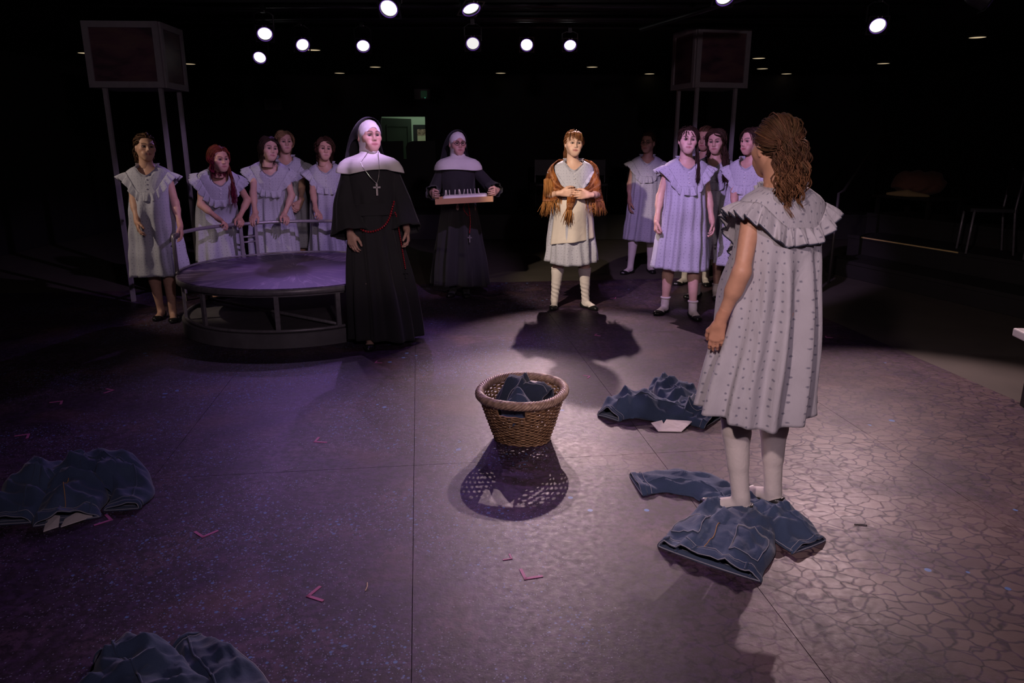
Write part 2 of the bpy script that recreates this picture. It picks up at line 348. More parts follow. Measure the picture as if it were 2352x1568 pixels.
# ------------------------------------------------------------------ implicit-surface toolkit for bodies
def A3(*p): return np.array(p, np.float64)
def unit(v): v = np.asarray(v, float); return v/max(1e-9, np.linalg.norm(v))
def rotm(yaw=0, pitch=0, roll=0):
    "yaw about z, pitch about x (positive = nod forward/down for a figure facing -y), roll about y; degrees"
    return np.array(Euler((R(pitch), R(roll), R(yaw)), 'YXZ').to_matrix() if False else (Matrix.Rotation(R(yaw), 3, 'Z') @ Matrix.Rotation(R(pitch), 3, 'X') @ Matrix.Rotation(R(roll), 3, 'Y')))
class Field:
    def __init__(s, lo, hi, h):
        s.h = h; s.lo = np.asarray(lo, float); s.n = np.ceil((np.asarray(hi, float)-s.lo)/h).astype(int)+1
        s.ax = [s.lo[i]+h*np.arange(s.n[i]) for i in range(3)]
        s.v = np.full(tuple(s.n), .2, np.float32)
    def sub(s, lo, hi):
        i0 = np.clip(np.floor((lo-s.lo)/s.h).astype(int), 0, s.n); i1 = np.clip(np.ceil((hi-s.lo)/s.h).astype(int)+1, 0, s.n)
        if (i1 <= i0).any(): return None
        sl = tuple(slice(i0[k], i1[k]) for k in range(3))
        return sl, (s.ax[0][sl[0]][:, None, None], s.ax[1][sl[1]][None, :, None], s.ax[2][sl[2]][None, None, :])
    def put(s, d, sl, k, op):
        a = s.v[sl]
        if op == 'sub': d = -d; a2 = -a; d2 = -d
        if op == 'add':
            hh = np.maximum(k-np.abs(a-d), 0)/k if k > 0 else 0; s.v[sl] = np.minimum(a, d)-hh*hh*k*.25
        else:
            hh = np.maximum(k-np.abs(a-d), 0)/k if k > 0 else 0; s.v[sl] = np.maximum(a, d)+hh*hh*k*.25
    def cone(s, a, b, ra, rb, k=.015, op='add', off=0):
        a = np.asarray(a, float); b = np.asarray(b, float); ra += off; rb += off; m = max(ra, rb)+k+2*s.h+.004
        g = s.sub(np.minimum(a, b)-m, np.maximum(a, b)+m)
        if g is None: return
        sl, (X, Y, Z) = g; ba = b-a; L = max(1e-9, ba@ba)
        t = np.clip(((X-a[0])*ba[0]+(Y-a[1])*ba[1]+(Z-a[2])*ba[2])/L, 0, 1)
        d = np.sqrt((X-a[0]-t*ba[0])**2+(Y-a[1]-t*ba[1])**2+(Z-a[2]-t*ba[2])**2)-(ra+(rb-ra)*t)
        s.put(d.astype(np.float32), sl, k, op)
    def ell(s, c, r, k=.015, op='add', off=0):
        c = np.asarray(c, float); r = np.asarray(r, float)+off; m = k+2*s.h+.004
        g = s.sub(c-r-m, c+r+m)
        if g is None: return
        sl, (X, Y, Z) = g
        k0 = np.sqrt(((X-c[0])/r[0])**2+((Y-c[1])/r[1])**2+((Z-c[2])/r[2])**2)
        k1 = np.sqrt(((X-c[0])/r[0]**2)**2+((Y-c[1])/r[1]**2)**2+((Z-c[2])/r[2]**2)**2)
        d = k0*(k0-1)/np.maximum(k1, 1e-6); s.put(d.astype(np.float32), sl, k, op)
    def cut(s, fn, k=.004):
        X, Y, Z = s.ax[0][:, None, None], s.ax[1][None, :, None], s.ax[2][None, None, :]
        d = np.broadcast_to(fn(X, Y, Z), s.v.shape); hh = np.maximum(k-np.abs(s.v-d), 0)/k
        s.v = (np.maximum(s.v, d)+hh*hh*k*.25).astype(np.float32)
    def mesh(s):
        v = s.v; v[0] = v[-1] = .1; v[:, 0] = v[:, -1] = .1; v[:, :, 0] = v[:, :, -1] = .1
        ins = v < 0; c = [sl for sl in (slice(None, -1), slice(1, None))]
        cnt = np.zeros(tuple(s.n-1), np.int8)
        for i in (0, 1):
            for j in (0, 1):
                for k in (0, 1): cnt += ins[c[i], c[j], c[k]]
        act = (cnt > 0) & (cnt < 8); ci = np.argwhere(act); N = len(ci)
        if N == 0: return np.zeros((0, 3)), np.zeros((0, 4), int)
        idx = np.full(act.shape, -1, np.int64); idx[act] = np.arange(N)
        corner = [(i, j, k) for i in (0, 1) for j in (0, 1) for k in (0, 1)]
        vals = np.stack([v[ci[:, 0]+i, ci[:, 1]+j, ci[:, 2]+k] for i, j, k in corner], 1)
        acc = np.zeros((N, 3)); num = np.zeros(N)
        for a in range(8):
            for b in range(a+1, 8):
                A, B = np.array(corner[a]), np.array(corner[b])
                if np.abs(A-B).sum() != 1: continue
                va, vb = vals[:, a], vals[:, b]; m = (va < 0) != (vb < 0)
                t = np.where(m, va/np.where(m, va-vb, 1), 0)
                acc += np.where(m[:, None], A+t[:, None]*(B-A), 0); num += m
        V = s.lo+s.h*(ci+acc/num[:, None]); Q = []
        for ax in range(3):
            sl0 = [slice(None)]*3; sl1 = [slice(None)]*3; sl0[ax] = slice(None, -1); sl1[ax] = slice(1, None)
            a = ins[tuple(sl0)]; b = ins[tuple(sl1)]; e = np.argwhere(a != b)
            o1, o2 = [(1, 2), (2, 0), (0, 1)][ax]
            ok = (e[:, o1] > 0) & (e[:, o2] > 0) & (e[:, o1] < s.n[o1]-1) & (e[:, o2] < s.n[o2]-1); e = e[ok]
            d1 = np.zeros(3, int); d1[o1] = 1; d2 = np.zeros(3, int); d2[o2] = 1
            q = np.stack([idx[tuple((e-d1-d2).T)], idx[tuple((e-d2).T)], idx[tuple(e.T)], idx[tuple((e-d1).T)]], 1)
            fl_ = ins[tuple(e.T)]; q[~fl_] = q[~fl_][:, ::-1]; Q.append(q)
        Q = np.concatenate(Q); Q = Q[(Q >= 0).all(1)]
        return V, Q
def merge(parts):
    V, F, C, b = [], [], [], 0
    for v, f, c in parts:
        V.append(v); F.append(f+b); C.append(np.broadcast_to(c, (len(v), 3))); b += len(v)
    return np.concatenate(V), np.concatenate(F), np.concatenate(C)
def sstep(a, b, x): t = np.clip((np.asarray(x)-a)/(b-a), 0, 1); return t*t*(3-2*t)
def vnoise(P, seed=0):
    "cheap smooth pseudo-noise, about -1..1"
    r = np.random.RandomState(seed); o = np.zeros(P.shape[:-1])
    for i in range(5):
        k = r.normal(size=3); k /= np.linalg.norm(k); f = .7+r.rand()*1.3
        o += np.sin((P@k)*f*2+r.rand()*6.28)
    return o/2.6
def ik(a, b, l1, l2, pole):
    a, b = np.asarray(a, float), np.asarray(b, float); d = b-a; L = np.linalg.norm(d)
    if L > (l1+l2)*.998: b = a+d/L*(l1+l2)*.998; d = b-a; L = np.linalg.norm(d)
    u = d/L; x = (l1*l1-l2*l2+L*L)/(2*L); h = math.sqrt(max(0, l1*l1-x*x))
    p = np.asarray(pole, float); p = unit(p-u*(p@u)); return a+u*x+p*h, b

# ------------------------------------------------------------------ materials for people
def vcol_mat(name, rough=.5, spec=.4, strand=False):
    t = NT(name); a = t.n('ShaderNodeAttribute', attribute_name='Col'); tc = t.n('ShaderNodeTexCoord').outputs['Object']
    f = t.noise(tc, 40 if not strand else 220, 3)
    c = t.mix(.35 if strand else .18, a.outputs['Color'], t.ramp(f, [(.3, (.45, .45, .45)), (.7, (1, 1, 1))]), 'MULTIPLY')
    t.base(c); t.set(Roughness=rough); t.b.inputs['Specular IOR Level'].default_value = spec
    if not strand:
        t.b.inputs['Subsurface Weight'].default_value = .0
    return t.m
M_SKIN = vcol_mat('skin', .48, .35)
M_HAIR = vcol_mat('hair', .68, .18, True)
def dress_mat(name, col, sprig=(.17, .17, .23), sc_=36):
    t = NT(name); uv = t.n('ShaderNodeUVMap').outputs[0]; tc = t.n('ShaderNodeTexCoord').outputs['Object']
    v = t.n('ShaderNodeTexVoronoi', voronoi_dimensions='2D'); v.inputs['Scale'].default_value = sc_; v.inputs['Randomness'].default_value = .35
    nz = t.n('ShaderNodeTexNoise'); nz.inputs['Scale'].default_value = 160; t.l(uv, nz.inputs['Vector'])
    ad = t.n('ShaderNodeVectorMath', operation='MULTIPLY_ADD'); ad.inputs[1].default_value = (.007, .007, 0); t.l(nz.outputs['Color'], ad.inputs[0]); t.l(uv, ad.inputs[2]); t.l(ad.outputs[0], v.inputs['Vector'])
    m = t.ramp(v.outputs['Distance'], [(.07, (1, 1, 1)), (.15, (0, 0, 0))])
    f = t.noise(tc, 9, 4)
    c = t.mix(f, tuple(x*.9 for x in col), tuple(min(1, x*1.08) for x in col))
    t.base(t.mix(t.math('MULTIPLY', m, .75), c, sprig)); t.set(Roughness=.8); t.b.inputs['Specular IOR Level'].default_value = .2
    t.b.inputs['Sheen Weight'].default_value = .15
    wr = t.n('ShaderNodeTexNoise'); wr.inputs['Scale'].default_value = 13; wr.inputs['Detail'].default_value = 4; wr.inputs['Distortion'].default_value = .5; mp = t.n('ShaderNodeMapping'); mp.inputs['Scale'].default_value = (1, 1, .45); t.l(tc, mp.inputs[0])
    t.l(mp.outputs[0], wr.inputs['Vector']); t.bump(wr.outputs['Fac'], .6, .022); return t.m
M_DRESS = dress_mat('blue_grey_sprigged_cotton', (.44, .44, .51))
M_DRESS_FG = dress_mat('pale_sprigged_cotton', (.47, .45, .48), (.12, .12, .17), 27)
M_PIPING = plain('dark_piping', (.03, .035, .06), .7)
def cloth(name, col, rough=.85, bs=18, bst=.35, var=.12):
    t = NT(name); tc = t.n('ShaderNodeTexCoord').outputs['Object']; f = t.noise(tc, 8, 4)
    t.base(t.mix(f, tuple(x*(1-var) for x in col), tuple(min(1, x*(1+var)) for x in col))); t.set(Roughness=rough)
    t.b.inputs['Specular IOR Level'].default_value = .15; t.b.inputs['Sheen Weight'].default_value = .1
    t.bump(t.noise(tc, bs, 4, .5, .6), bst, .012); return t.m
M_SOCK = cloth('cream_knit_sock', (.66, .60, .56), .85, 40, .2)
M_WHITE = cloth('white_linen', (.72, .68, .66), .8, 14, .3)
M_HABIT = cloth('black_wool_habit', (.030, .029, .032), .85, 10, .4)
M_VEIL = cloth('black_veil', (.018, .017, .02), .8, 12, .2)
M_APRON = cloth('cream_apron_cotton', (.62, .55, .49), .8, 14, .4)
M_SHOE = plain('black_leather', (.012, .012, .012), .32, var=.2)
M_BUTTON = plain('pale_button', (.7, .68, .72), .3)
M_BEAD = plain('red_glass_bead', (.35, .02, .03), .15, var=.3, spec=.9)
M_SILVER = plain('silver', (.8, .78, .74), .25, .9)
M_GLASSES = plain('black_spectacle_frame', (.01, .01, .01), .2)

# ------------------------------------------------------------------ body pieces
def foot_prims(F, M, off=0, k=.012):
    "M maps foot space (ankle above origin, toes -y) to person space"
    T = lambda *p: M[:3, :3]@A3(*p)+M[:3, 3]
    F.cone(T(0, .0, .085), T(0, .012, .035), .033, .030, k, off=off)
    F.cone(T(0, .03, .030), T(0, -.02, .032), .027, .027, k, off=off)
    F.cone(T(0, -.005, .055), T(.004, -.10, .030), .029, .024, k, off=off)
    F.cone(T(-.016, -.09, .024), T(-.010, -.150, .018), .022, .016, k, off=off)
    F.cone(T(.018, -.085, .022), T(.012, -.135, .017), .021, .015, k, off=off)
def leg_prims(F, J, s, off=0, k=.02, lower=False):
    h, kn, an = J['hip'+s], J['kne'+s], J['ank'+s]
    if not lower: F.cone(h, kn, .078, .050, k, off=off)
    back = unit(A3(0, 1, 0))
    F.cone(kn, an, .049, .032, k, off=off)
    m = kn+(an-kn)*.28+back*.014; F.cone(kn+(an-kn)*.08+back*.006, m, .043, .050, k, off=off); F.cone(m, kn+(an-kn)*.62+back*.004, .050, .036, k, off=off)
def hand_prims(F, w, d, nrm, thumb, curl, spread=.0, scale=1.0, off=0, tcurl=.5):
    "w wrist, d along the hand, nrm palm normal (fingers curl towards it), thumb unit vector on the thumb side"
    d = unit(d); thumb = unit(thumb-d*(thumb@d)); nrm = unit(nrm-d*(nrm@d)-thumb*(nrm@thumb)); s = scale
    F.cone(w-d*.03, w+d*.012, .0245*s, .024*s, .01)
    offs = [.030, .010, -.010, -.028]; L = [.066, .074, .069, .054]
    for i in range(4):
        kn = w+d*(.088-.004*abs(i-1)-(.01 if i == 3 else 0))*s+thumb*offs[i]*s*.92
        F.cone(w+d*.012*s+thumb*offs[i]*.55*s, kn, .0145*s, .0112*s, .012)
        c = curl*(1+.12*i); a = c*.75; p = kn; r = .0092*s
        segs = (.46, .30, .24); ang_ = a
        for q in range(3):
            dd = unit(d*math.cos(ang_)+nrm*math.sin(ang_)+thumb*(spread*(1.2-i*.8)))
            p2 = p+dd*L[i]*segs[q]*s*1.08; F.cone(p, p2, r, r-.0011*s, .0035); p = p2; r -= .0011*s; ang_ += c*1.0
    b = w+d*.022*s+thumb*.022*s; t1 = b+unit(d*.75+thumb*.62+nrm*.30)*.042*s
    t2 = t1+unit(d*.9+thumb*(.3-.4*tcurl)+nrm*(.25+.5*tcurl))*.033*s; t3 = t2+unit(d*.9+thumb*(.1-.5*tcurl)+nrm*(.3+.6*tcurl))*.025*s
    F.cone(b, t1, .016*s, .0125*s, .014); F.cone(t1, t2, .0118*s, .0105*s, .004); F.cone(t2, t3, .0102*s, .0082*s, .004)
def head_mesh(fp, h, hcol):
    "head-local mesh, face towards -y, with painted brows, lips and eyes"
    F = Field((-.10, -.135, -.185), (.10, .125, .125), h); w = fp.get('w', 1.0); jw = fp.get('jaw', .93)
    F.ell((0, .016, .028), (.074*w, .092, .084), .01)
    F.ell((0, -.028, -.012), (.061*w, .060, .088), .03)
    F.cone((0, -.030, -.050), (0, -.064, -.094), .047*jw, .020, .03)
    for s in (-1, 1):
        F.cone((s*.046*jw, .006, -.040), (s*.018, -.062, -.094), .020, .017, .03)
        F.ell((s*.043*w, -.054, -.022), (.024, .026, .022), .03)
        F.cone((s*.008, -.083, .020), (s*.043*w, -.066, .017), .011, .010, .02)
        F.ell((s*.030, -.098, .000), (.020, .019, .0120), .014, 'sub')
        F.ell((s*.0735*w, .012, -.010), (.009, .019, .030), .008)
        F.cone((s*.032, -.074, -.062), (s*.02, -.070, -.075), .018, .017, .02)
    F.cone((0, -.077, .012), (0, -.1015, -.028), .0075, .0092, .014)
    for s in (-1, 1): F.ell((s*.0090, -.0925, -.0315), (.0075, .010, .0068), .008)
    F.ell((0, -.066, -.062), (.036, .021, .028), .03)
    for s in (-1, 1):
        F.cone((0, -.0870, -.0572), (s*.024, -.0770, -.0610), .0062, .003, .008)
        F.cone((0, -.0865, -.0690), (s*.021, -.0770, -.0650), .0074, .003, .008)
    op = fp.get('open', 0)
    F.cone((-.021, -.0835, -.0630), (.021, -.0835, -.0630), .0018+.002*op, .0018+.002*op, .004, 'sub')
    F.cone((0, .022, -.055), (0, .034, -.175), .052, .053, .03)
    V, Q = F.mesh()
    sk = np.array(fp.get('skin', (.60, .36, .27))); C = np.tile(sk, (len(V), 1))
    x, y, z = V.T
    ax = np.abs(x)
    front = y < -.045
    chk = np.exp(-(((ax-.043)/.02)**2+((z+.028)/.018)**2))*front; C = C*(1-.35*chk[:, None])+np.array((sk[0]*1.02, sk[1]*.72, sk[2]*.72))*.35*chk[:, None]
    lip = (np.exp(-((z+.0628)/(.0112-.006*np.clip(ax/.026, 0, 1)))**4)*np.exp(-(ax/.0260)**6)*(y < -.070))[:, None]*.9
    C = C*(1-lip)+np.array(fp.get('lip', (.42, .13, .13)))*lip
    ml = (np.exp(-((z+.0630)/.0022)**2)*np.exp(-(ax/.0245)**6)*(y < -.068))[:, None]*.8; C = C*(1-ml)+np.array((.10, .02, .02))*ml
    brz = .021+.006*np.sin(np.clip((ax-.012)/.034, 0, 1)*2.6)
    br = (np.exp(-((z-brz)/.0050)**4)*((ax > .010) & (ax < .050) & front))[:, None]*.85
    C = C*(1-br)+np.array(hcol)*.55*br
    eye = (np.exp(-(((ax-.030)/.020)**4+((z-.002)/.0105)**4))*front)[:, None]*.75
    C = C*(1-eye)+np.array((.10, .055, .045))*eye
    parts = [(V, Q, C)]
    for s in (-1, 1):     # eyeballs
        n, m = 14, 10; th = np.linspace(.02, PI-.02, m)[:, None]; ph = np.linspace(0, 2*PI, n, endpoint=False)[None]
        # pole of the ball towards -y
        E_ = np.stack([np.sin(th)*np.cos(ph), -np.cos(th)+0*ph, np.sin(th)*np.sin(ph)], -1).reshape(-1, 3)
        gz = fp.get('gaze', (0, 0)); G = unit(A3(gz[0], -1, gz[1])); d = E_@G
        col = np.where((d > .93)[:, None], (.01, .01, .01), np.where((d > .72)[:, None], fp.get('iris', (.07, .04, .025)), (.36, .30, .28)))
        idx = np.arange(m*n).reshape(m, n); a = idx[:-1]; b = idx[1:]
        f = np.stack([a, np.roll(a, -1, 1), np.roll(b, -1, 1), b], -1).reshape(-1, 4)
        parts.append((E_*A3(.0145, .0115, .0092)+A3(s*.030, -.0742, .0005), f, col))
    return merge(parts)

HEADC = A3(0, -.015, 1.550)
PROFILE = np.array([  # z, half width, front depth, back depth of the nightgown
 (1.410, .066, .060, .062), (1.398, .092, .070, .074), (1.380, .130, .080, .086), (1.362, .165, .090, .094), (1.340, .188, .100, .102), (1.310, .196, .108, .106),
 (1.250, .188, .122, .118), (1.170, .176, .136, .126), (1.050, .178, .146, .138), (.900, .190, .156, .152), (.660, .214, .176, .17), (.430, .238, .196, .19), (.05, .28, .23, .23)])
def prof(z, tab=PROFILE):
    z = np.asarray(z, float); zz = tab[::-1, 0]; return [np.interp(z, zz, tab[::-1, i]) for i in range(1, tab.shape[1])]

class Person:
    def __init__(s, label, loc, yaw, H=1.65, lean=(0, 0), head=(0, 0, 0), headoff=(0, 0, 0), face=None, skin=(.60, .36, .27), hcol=(.10, .05, .03), h=.014, hh=.0042, cat='person', group=None):
        s.root = thing('person', label, cat, loc, R(yaw), group); s.k = H/1.65; s.root.scale = (s.k,)*3
        s.loc = A3(*loc); s.yaw = yaw; s.lean = lean; s.h = h; s.hh = hh; s.skin = skin; s.hcol = hcol
        s.face = dict(face or {}); s.face.setdefault('skin', skin)
        s.RH = rotm(*head); s.hc = s.W(HEADC[None])[0]+A3(*headoff); s.belly = 0; s.J = {}
        s.seed = int(abs(hash((round(loc[0]*100), round(loc[1]*100)))) % 1000)
    def L(s, p):    # world -> person space
        q = A3(*p)-s.loc; c, n = math.cos(-R(s.yaw)), math.sin(-R(s.yaw)); return A3(q[0]*c-q[1]*n, q[0]*n+q[1]*c, q[2])/s.k
    def Ld(s, v):
        c, n = math.cos(-R(s.yaw)), math.sin(-R(s.yaw)); return A3(v[0]*c-v[1]*n, v[0]*n+v[1]*c, v[2])
    def W(s, P):    # lean of the upper body about the hips
        P = np.array(P, float); w_ = sstep(.74, 1.15, P[..., 2]); a = R(s.lean[0])*w_; b = R(s.lean[1])*w_
        y, z = P[..., 1].copy(), P[..., 2]-.88
        P[..., 1], z = y*np.cos(a)-z*np.sin(a), y*np.sin(a)+z*np.cos(a)
        x = P[..., 0].copy(); P[..., 0], z = x*np.cos(b)+z*np.sin(b), -x*np.sin(b)+z*np.cos(b)
        P[..., 2] = z+.88; return P
    def arms(s, spec):
        "spec: {'L': dict(w=wrist, pole, d, n, curl), ...}; L is the figure's own left (+x)"
        s.arm = spec
        for sd, sg in (('L', 1), ('R', -1)):
            a = spec.get(sd)
            sh = s.W(A3(sg*.148, .008, 1.318)[None])[0]; s.J['sho'+sd] = sh
            if a is None: continue
            el, wr = ik(sh, a['w'], .258, .226, a.get('pole', A3(sg*.35, 1, -.2))); s.J['elb'+sd] = el; s.J['wri'+sd] = wr
    def legs(s, L=(.085, 0, 6), Rr=(-.085, 0, -6), lift=(0, 0)):
        s.feet = {}
        for sd, sg, f, lf in (('L', 1, L, lift[0]), ('R', -1, Rr, lift[1])):
            hip = A3(sg*.085, 0, .88); an = A3(f[0], f[1], .078+lf)
            kn, an = ik(hip, an, .405, .405, A3(sg*.08, -1, 0)); s.J['hip'+sd] = hip; s.J['kne'+sd] = kn; s.J['ank'+sd] = an
            M = np.eye(4); M[:3, :3] = rotm(f[2]); M[:3, 3] = A3(an[0], an[1], an[2]-.078); s.feet[sd] = M
    def body(s, feet=True, torso=True):
        pts = np.array([v for v in s.J.values()]+[s.hc]); lo = pts.min(0)-.16; hi = pts.max(0)+.12; lo[2] = -.01 if feet else max(.2, lo[2])
        F = Field(lo, hi, s.h); T = lambda *p: s.W(A3(*p)[None])[0]
        for a, b, ra, rb in (((-.075, .0, 1.24), (.075, .0, 1.24), .085, .085), ((0, 0, 1.24), (0, 0, 1.05), .105, .095), ((0, 0, 1.05), (0, 0, .92), .095, .12), ((-.07, .01, .90), (.07, .01, .90), .105, .105),
                             ((-.11, .012, 1.318), (.11, .012, 1.318), .040, .040)):
            F.cone(T(*a), T(*b), ra, rb, .04)
        nk = s.hc+s.RH@A3(0, .026, -.075); F.cone(T(0, .014, 1.34), nk, .054, .050, .04); F.cone(T(0, .02, 1.36), T(.1, .015, 1.322), .045, .038, .03); F.cone(T(0, .02, 1.36), T(-.1, .015, 1.322), .045, .038, .03)
        parts = []
        for sd in 'LR':
            if 'hip'+sd in s.J:
                leg_prims(F, s.J, sd)
                if feet: foot_prims(F, s.feet[sd])
        for sd in 'LR':
            if 'elb'+sd not in s.J: continue
            a, e, w_ = s.J['sho'+sd], s.J['elb'+sd], s.J['wri'+sd]
            F.cone(a, e, .041, .0315, .02); F.cone(e, w_, .0315, .0220, .015); F.cone(e, e+(w_-e)*.35, .031, .0345, .02)
        V, Q = F.mesh(); parts.append((V, Q, np.array(s.skin)))
        for sd, sg in (('L', 1), ('R', -1)):
            if 'elb'+sd not in s.J: continue
            a = s.arm[sd]; w_ = s.J['wri'+sd]; fd = unit(w_-s.J['elb'+sd])
            d = unit(a['d']) if 'd' in a else fd
            n_ = A3(*a.get('n', (-sg, .2, 0))); th = np.cross(d, n_)*(1 if sd == 'R' else -1)
            th = A3(*a['th']) if 'th' in a else th
            G = Field(w_-.15+d*.07, w_+.15+d*.07, s.hh*.9); G.cone(w_-fd*.06, w_, .0245, .0228, .01)
            hand_prims(G, w_, d, n_, th, a.get('curl', .35), a.get('spread', .02), a.get('scale', 1.0), tcurl=a.get('tcurl', .4))
            v, q = G.mesh(); v = v; parts.append((v, q, np.array(s.skin)*np.array((1.0, .95, .93))))
        v, q, c = head_mesh(s.face, s.hh, s.hcol); v = v@s.RH.T+s.hc; parts.append((v, q, c))
        V, Q, C = merge(parts); return mobj('body', np_mesh('body', V, Q, col=C), M_SKIN, s.root)
    def shoe(s, sd, h=.0062, flat=True):
        F = Field((-.055, -.185, -.004), (.055, .075, .12), h); I = np.eye(4); foot_prims(F, I, .0085)
        F.cut(lambda X, Y, Z: Z-(.026+.034*sstep(-.02, .055, Y)+.020*sstep(-.085, -.125, Y)))
        F.cut(lambda X, Y, Z: -Z+.0015)
        F.cone((0, -.085, .085), (0, -.01, .085), .034, .036, .006, 'sub'); F.ell((0, -.050, .068), (.025, .055, .028), .004, 'sub')
        V, Q = F.mesh(); M = s.feet[sd]; V = V@M[:3, :3].T+M[:3, 3]
        return mobj('shoe', np_mesh('shoe', V, Q), M_SHOE, s.root)
    def sock(s, sd, ztop, h=.0078, cuff=True, mat=None, slouch=0):
        M = s.feet[sd]; an, kn = s.J['ank'+sd], s.J['kne'+sd]; lo = np.minimum(an, kn)-.1; hi = np.maximum(an, kn)+.1; lo[1] -= .1; lo[0] -= .08; hi[0] += .08; lo[2] = 0; hi[2] = ztop+.03
        F = Field(lo, hi, h); leg_prims(F, s.J, sd, .0048, lower=True); foot_prims(F, M, .0012)
        F.cut(lambda X, Y, Z: Z-ztop, .008)
        V, Q = F.mesh()
        if slouch:
            c = an[None]*0; r = (V-an)*[1, 1, 0]; V = V+r*(.10*np.sin(V[:, 2:]*150+3*np.arctan2(r[:, 1:2], r[:, 0:1]))*sstep(.30, .16, V[:, 2:])*sstep(.06, .1, V[:, 2:]))*slouch
        o = mobj('sock', np_mesh('sock', V, Q), mat or M_SOCK, s.root)
        if cuff:
            t = (ztop-an[2])/max(.01, kn[2]-an[2]); c = an+(kn-an)*t; top = V[np.abs(V[:, 2]-ztop) < .02]; rr = np.percentile(np.linalg.norm((top-c)[:, :2], axis=1), 90)
            cc = (top.max(0)+top.min(0))/2; b = MB(); ex = (top.max(0)-top.min(0))/2
            b.tube([(cc[0]+(ex[0]-.001)*math.cos(q), cc[1]+(ex[1]-.001)*math.sin(q), ztop-.006) for q in np.linspace(0, 2*PI, 25)[:-1]], .0075 if cuff is True else cuff, 6, closed=True)
            b.obj('sock_cuff', mat or M_SOCK, o, True)
        return o
    # -------- clothes
    def ring(s, a, z, grow=0, tab=PROFILE, ex=2.3, belly=None):
        w_, f_, b_ = prof(z, tab); ca_, sa_ = np.cos(a), np.sin(a)     # a = 0 at +x, 3pi/2 at front (-y)
        p = 2/ex; x = np.sign(ca_)*np.abs(ca_)**p*(w_+grow); d = np.where(sa_ < 0, f_, b_)+grow
        bl = s.belly if belly is None else belly
        d = d+np.where(sa_ < 0, bl*np.exp(-((z-.98)/.17)**2)*np.clip(-sa_, 0, 1)**1.5, 0)+np.where(sa_ < 0, bl*.45*sstep(.98, .6, z)*np.clip(-sa_, 0, 1), 0)
        y = np.sign(sa_)*np.abs(sa_)**p*d
        return np.stack([x+0*z, y+0*z, z+0*a], -1)
    def dress(s, hem=.43, mat=None, folds=11, amp=.016, tab=PROFILE, n=108, m=40, name='dress', z0=1.398, seed=None, hemwave=.012, drift=(0, 0), ex=2.3, zlo=1.1, dip=.105):
        rs = np.random.RandomState(seed if seed is not None else s.seed)
        a = np.linspace(0, 2*PI, n, endpoint=False)[None]; t = np.linspace(0, 1, m)[:, None]**1.0; zt = z0-dip*np.exp(-(np.abs(a-1.5*PI)/.42)**1.5); z = zt+(hem-zt)*t
        z = z+hemwave*np.sin(2*a+rs.rand()*6)*t**3
        P = s.ring(a+0*z, z+0*a, tab=tab, ex=ex); fo = 0
        for i in range(4):
            k = folds+rs.randint(-4, 5); fo = fo+np.sin(k*a+rs.rand()*6.3+1.2*np.sin(2.2*t*(.6+rs.rand())+rs.rand()*6))*(1, .8, .55, .4)[i]
        fo = fo/1.8; g = amp*sstep(zlo+.10, hem+.15, z)**.7*(fo+.25*fo**2)+.007*sstep(1.22, 1.08, z)*fo
        r = P[..., :2]; r = r/np.maximum(np.linalg.norm(r, axis=-1, keepdims=True), 1e-6); P[..., :2] += r*g[..., None]
        P[..., 0] += drift[0]*sstep(1, hem, z); P[..., 1] += drift[1]*sstep(1, hem, z)
        N_ = vnoise(P*9, s.seed+3); P[..., :2] += r*(N_*.004*sstep(1.3, 1.0, z))[..., None]
        uv = np.stack([a*.19+0*z, z+0*a], -1); P = s.W(P)
        me = grid_mesh(name, P, True, uv); o = mobj(name, me, mat or M_DRESS, s.root)
        uvl = me.uv_layers[0].data; s._fixseam(me, .19*2*PI)
        sm = o.modifiers.new('thickness', 'SOLIDIFY'); sm.thickness = .0025; sm.offset = -1
        s.dr = o; return o
    def _fixseam(s, me, per):
        n = len(me.loops); u = np.zeros(n*2, np.float32); me.uv_layers[0].data.foreach_get('uv', u); u = u.reshape(-1, 4, 2)
        big = u[..., 0].max(1)-u[..., 0].min(1) > per/2; q = u[big]; q[..., 0] = np.where(q[..., 0] < per/2, q[..., 0]+per, q[..., 0]); u[big] = q; me.uv_layers[0].data.foreach_set('uv', u.ravel())
    def ruffle(s, mat=None, n=260, wid=.078, front=1.165, back=1.20, side=1.338, waves=26, piping=False, amp=.016, tab=PROFILE):
        rs = np.random.RandomState(s.seed+11); a = np.linspace(0, 2*PI, n, endpoint=False)[None]; sa_ = np.sin(a)
        zc = np.where(sa_ < 0, front, back); sd = np.abs(np.cos(a)); zz = zc+(side-zc)*sstep(.25, .92, sd)
        B = s.ring(a, zz, .004, tab=tab)[0]; m = 9; t = np.linspace(0, 1, m)[:, None]
        rad = B*[1, 1, 0]; rad = rad/np.linalg.norm(rad, axis=-1, keepdims=True)
        sd = sd[0]; outw = .28+.48*sstep(.45, .95, sd); dwn = .95-.25*sstep(.5, .95, sd)
        w_ = wid*(1+.10*np.sin(3*a[0]+rs.rand()*6)+.10*sstep(.6, .95, sd)); ph = waves*a[0]+1.5*np.sin(3*a[0]+rs.rand()*6)+1.0*np.sin(5*a[0]+rs.rand()*6)
        nrm = np.stack([rad[:, 0]*dwn, rad[:, 1]*dwn, outw], -1)
        fr = np.sin(ph)+.45*np.sin(2*ph+1)+.5*np.sin(.37*ph+rs.rand()*6)
        P = B[None]+(rad*outw[:, None]-A3(0, 0, 1)*dwn[:, None])[None]*(w_[None, :, None]*t[..., None])+nrm[None]*((fr[None]*amp*t**.8)+.010*np.sin(t*PI*.5))[..., None]
        tang = np.roll(B, -1, 0)-np.roll(B, 1, 0); tang /= np.linalg.norm(tang, axis=-1, keepdims=True); P = P+tang[None]*(.006*np.cos(ph)[None]*t)[..., None]
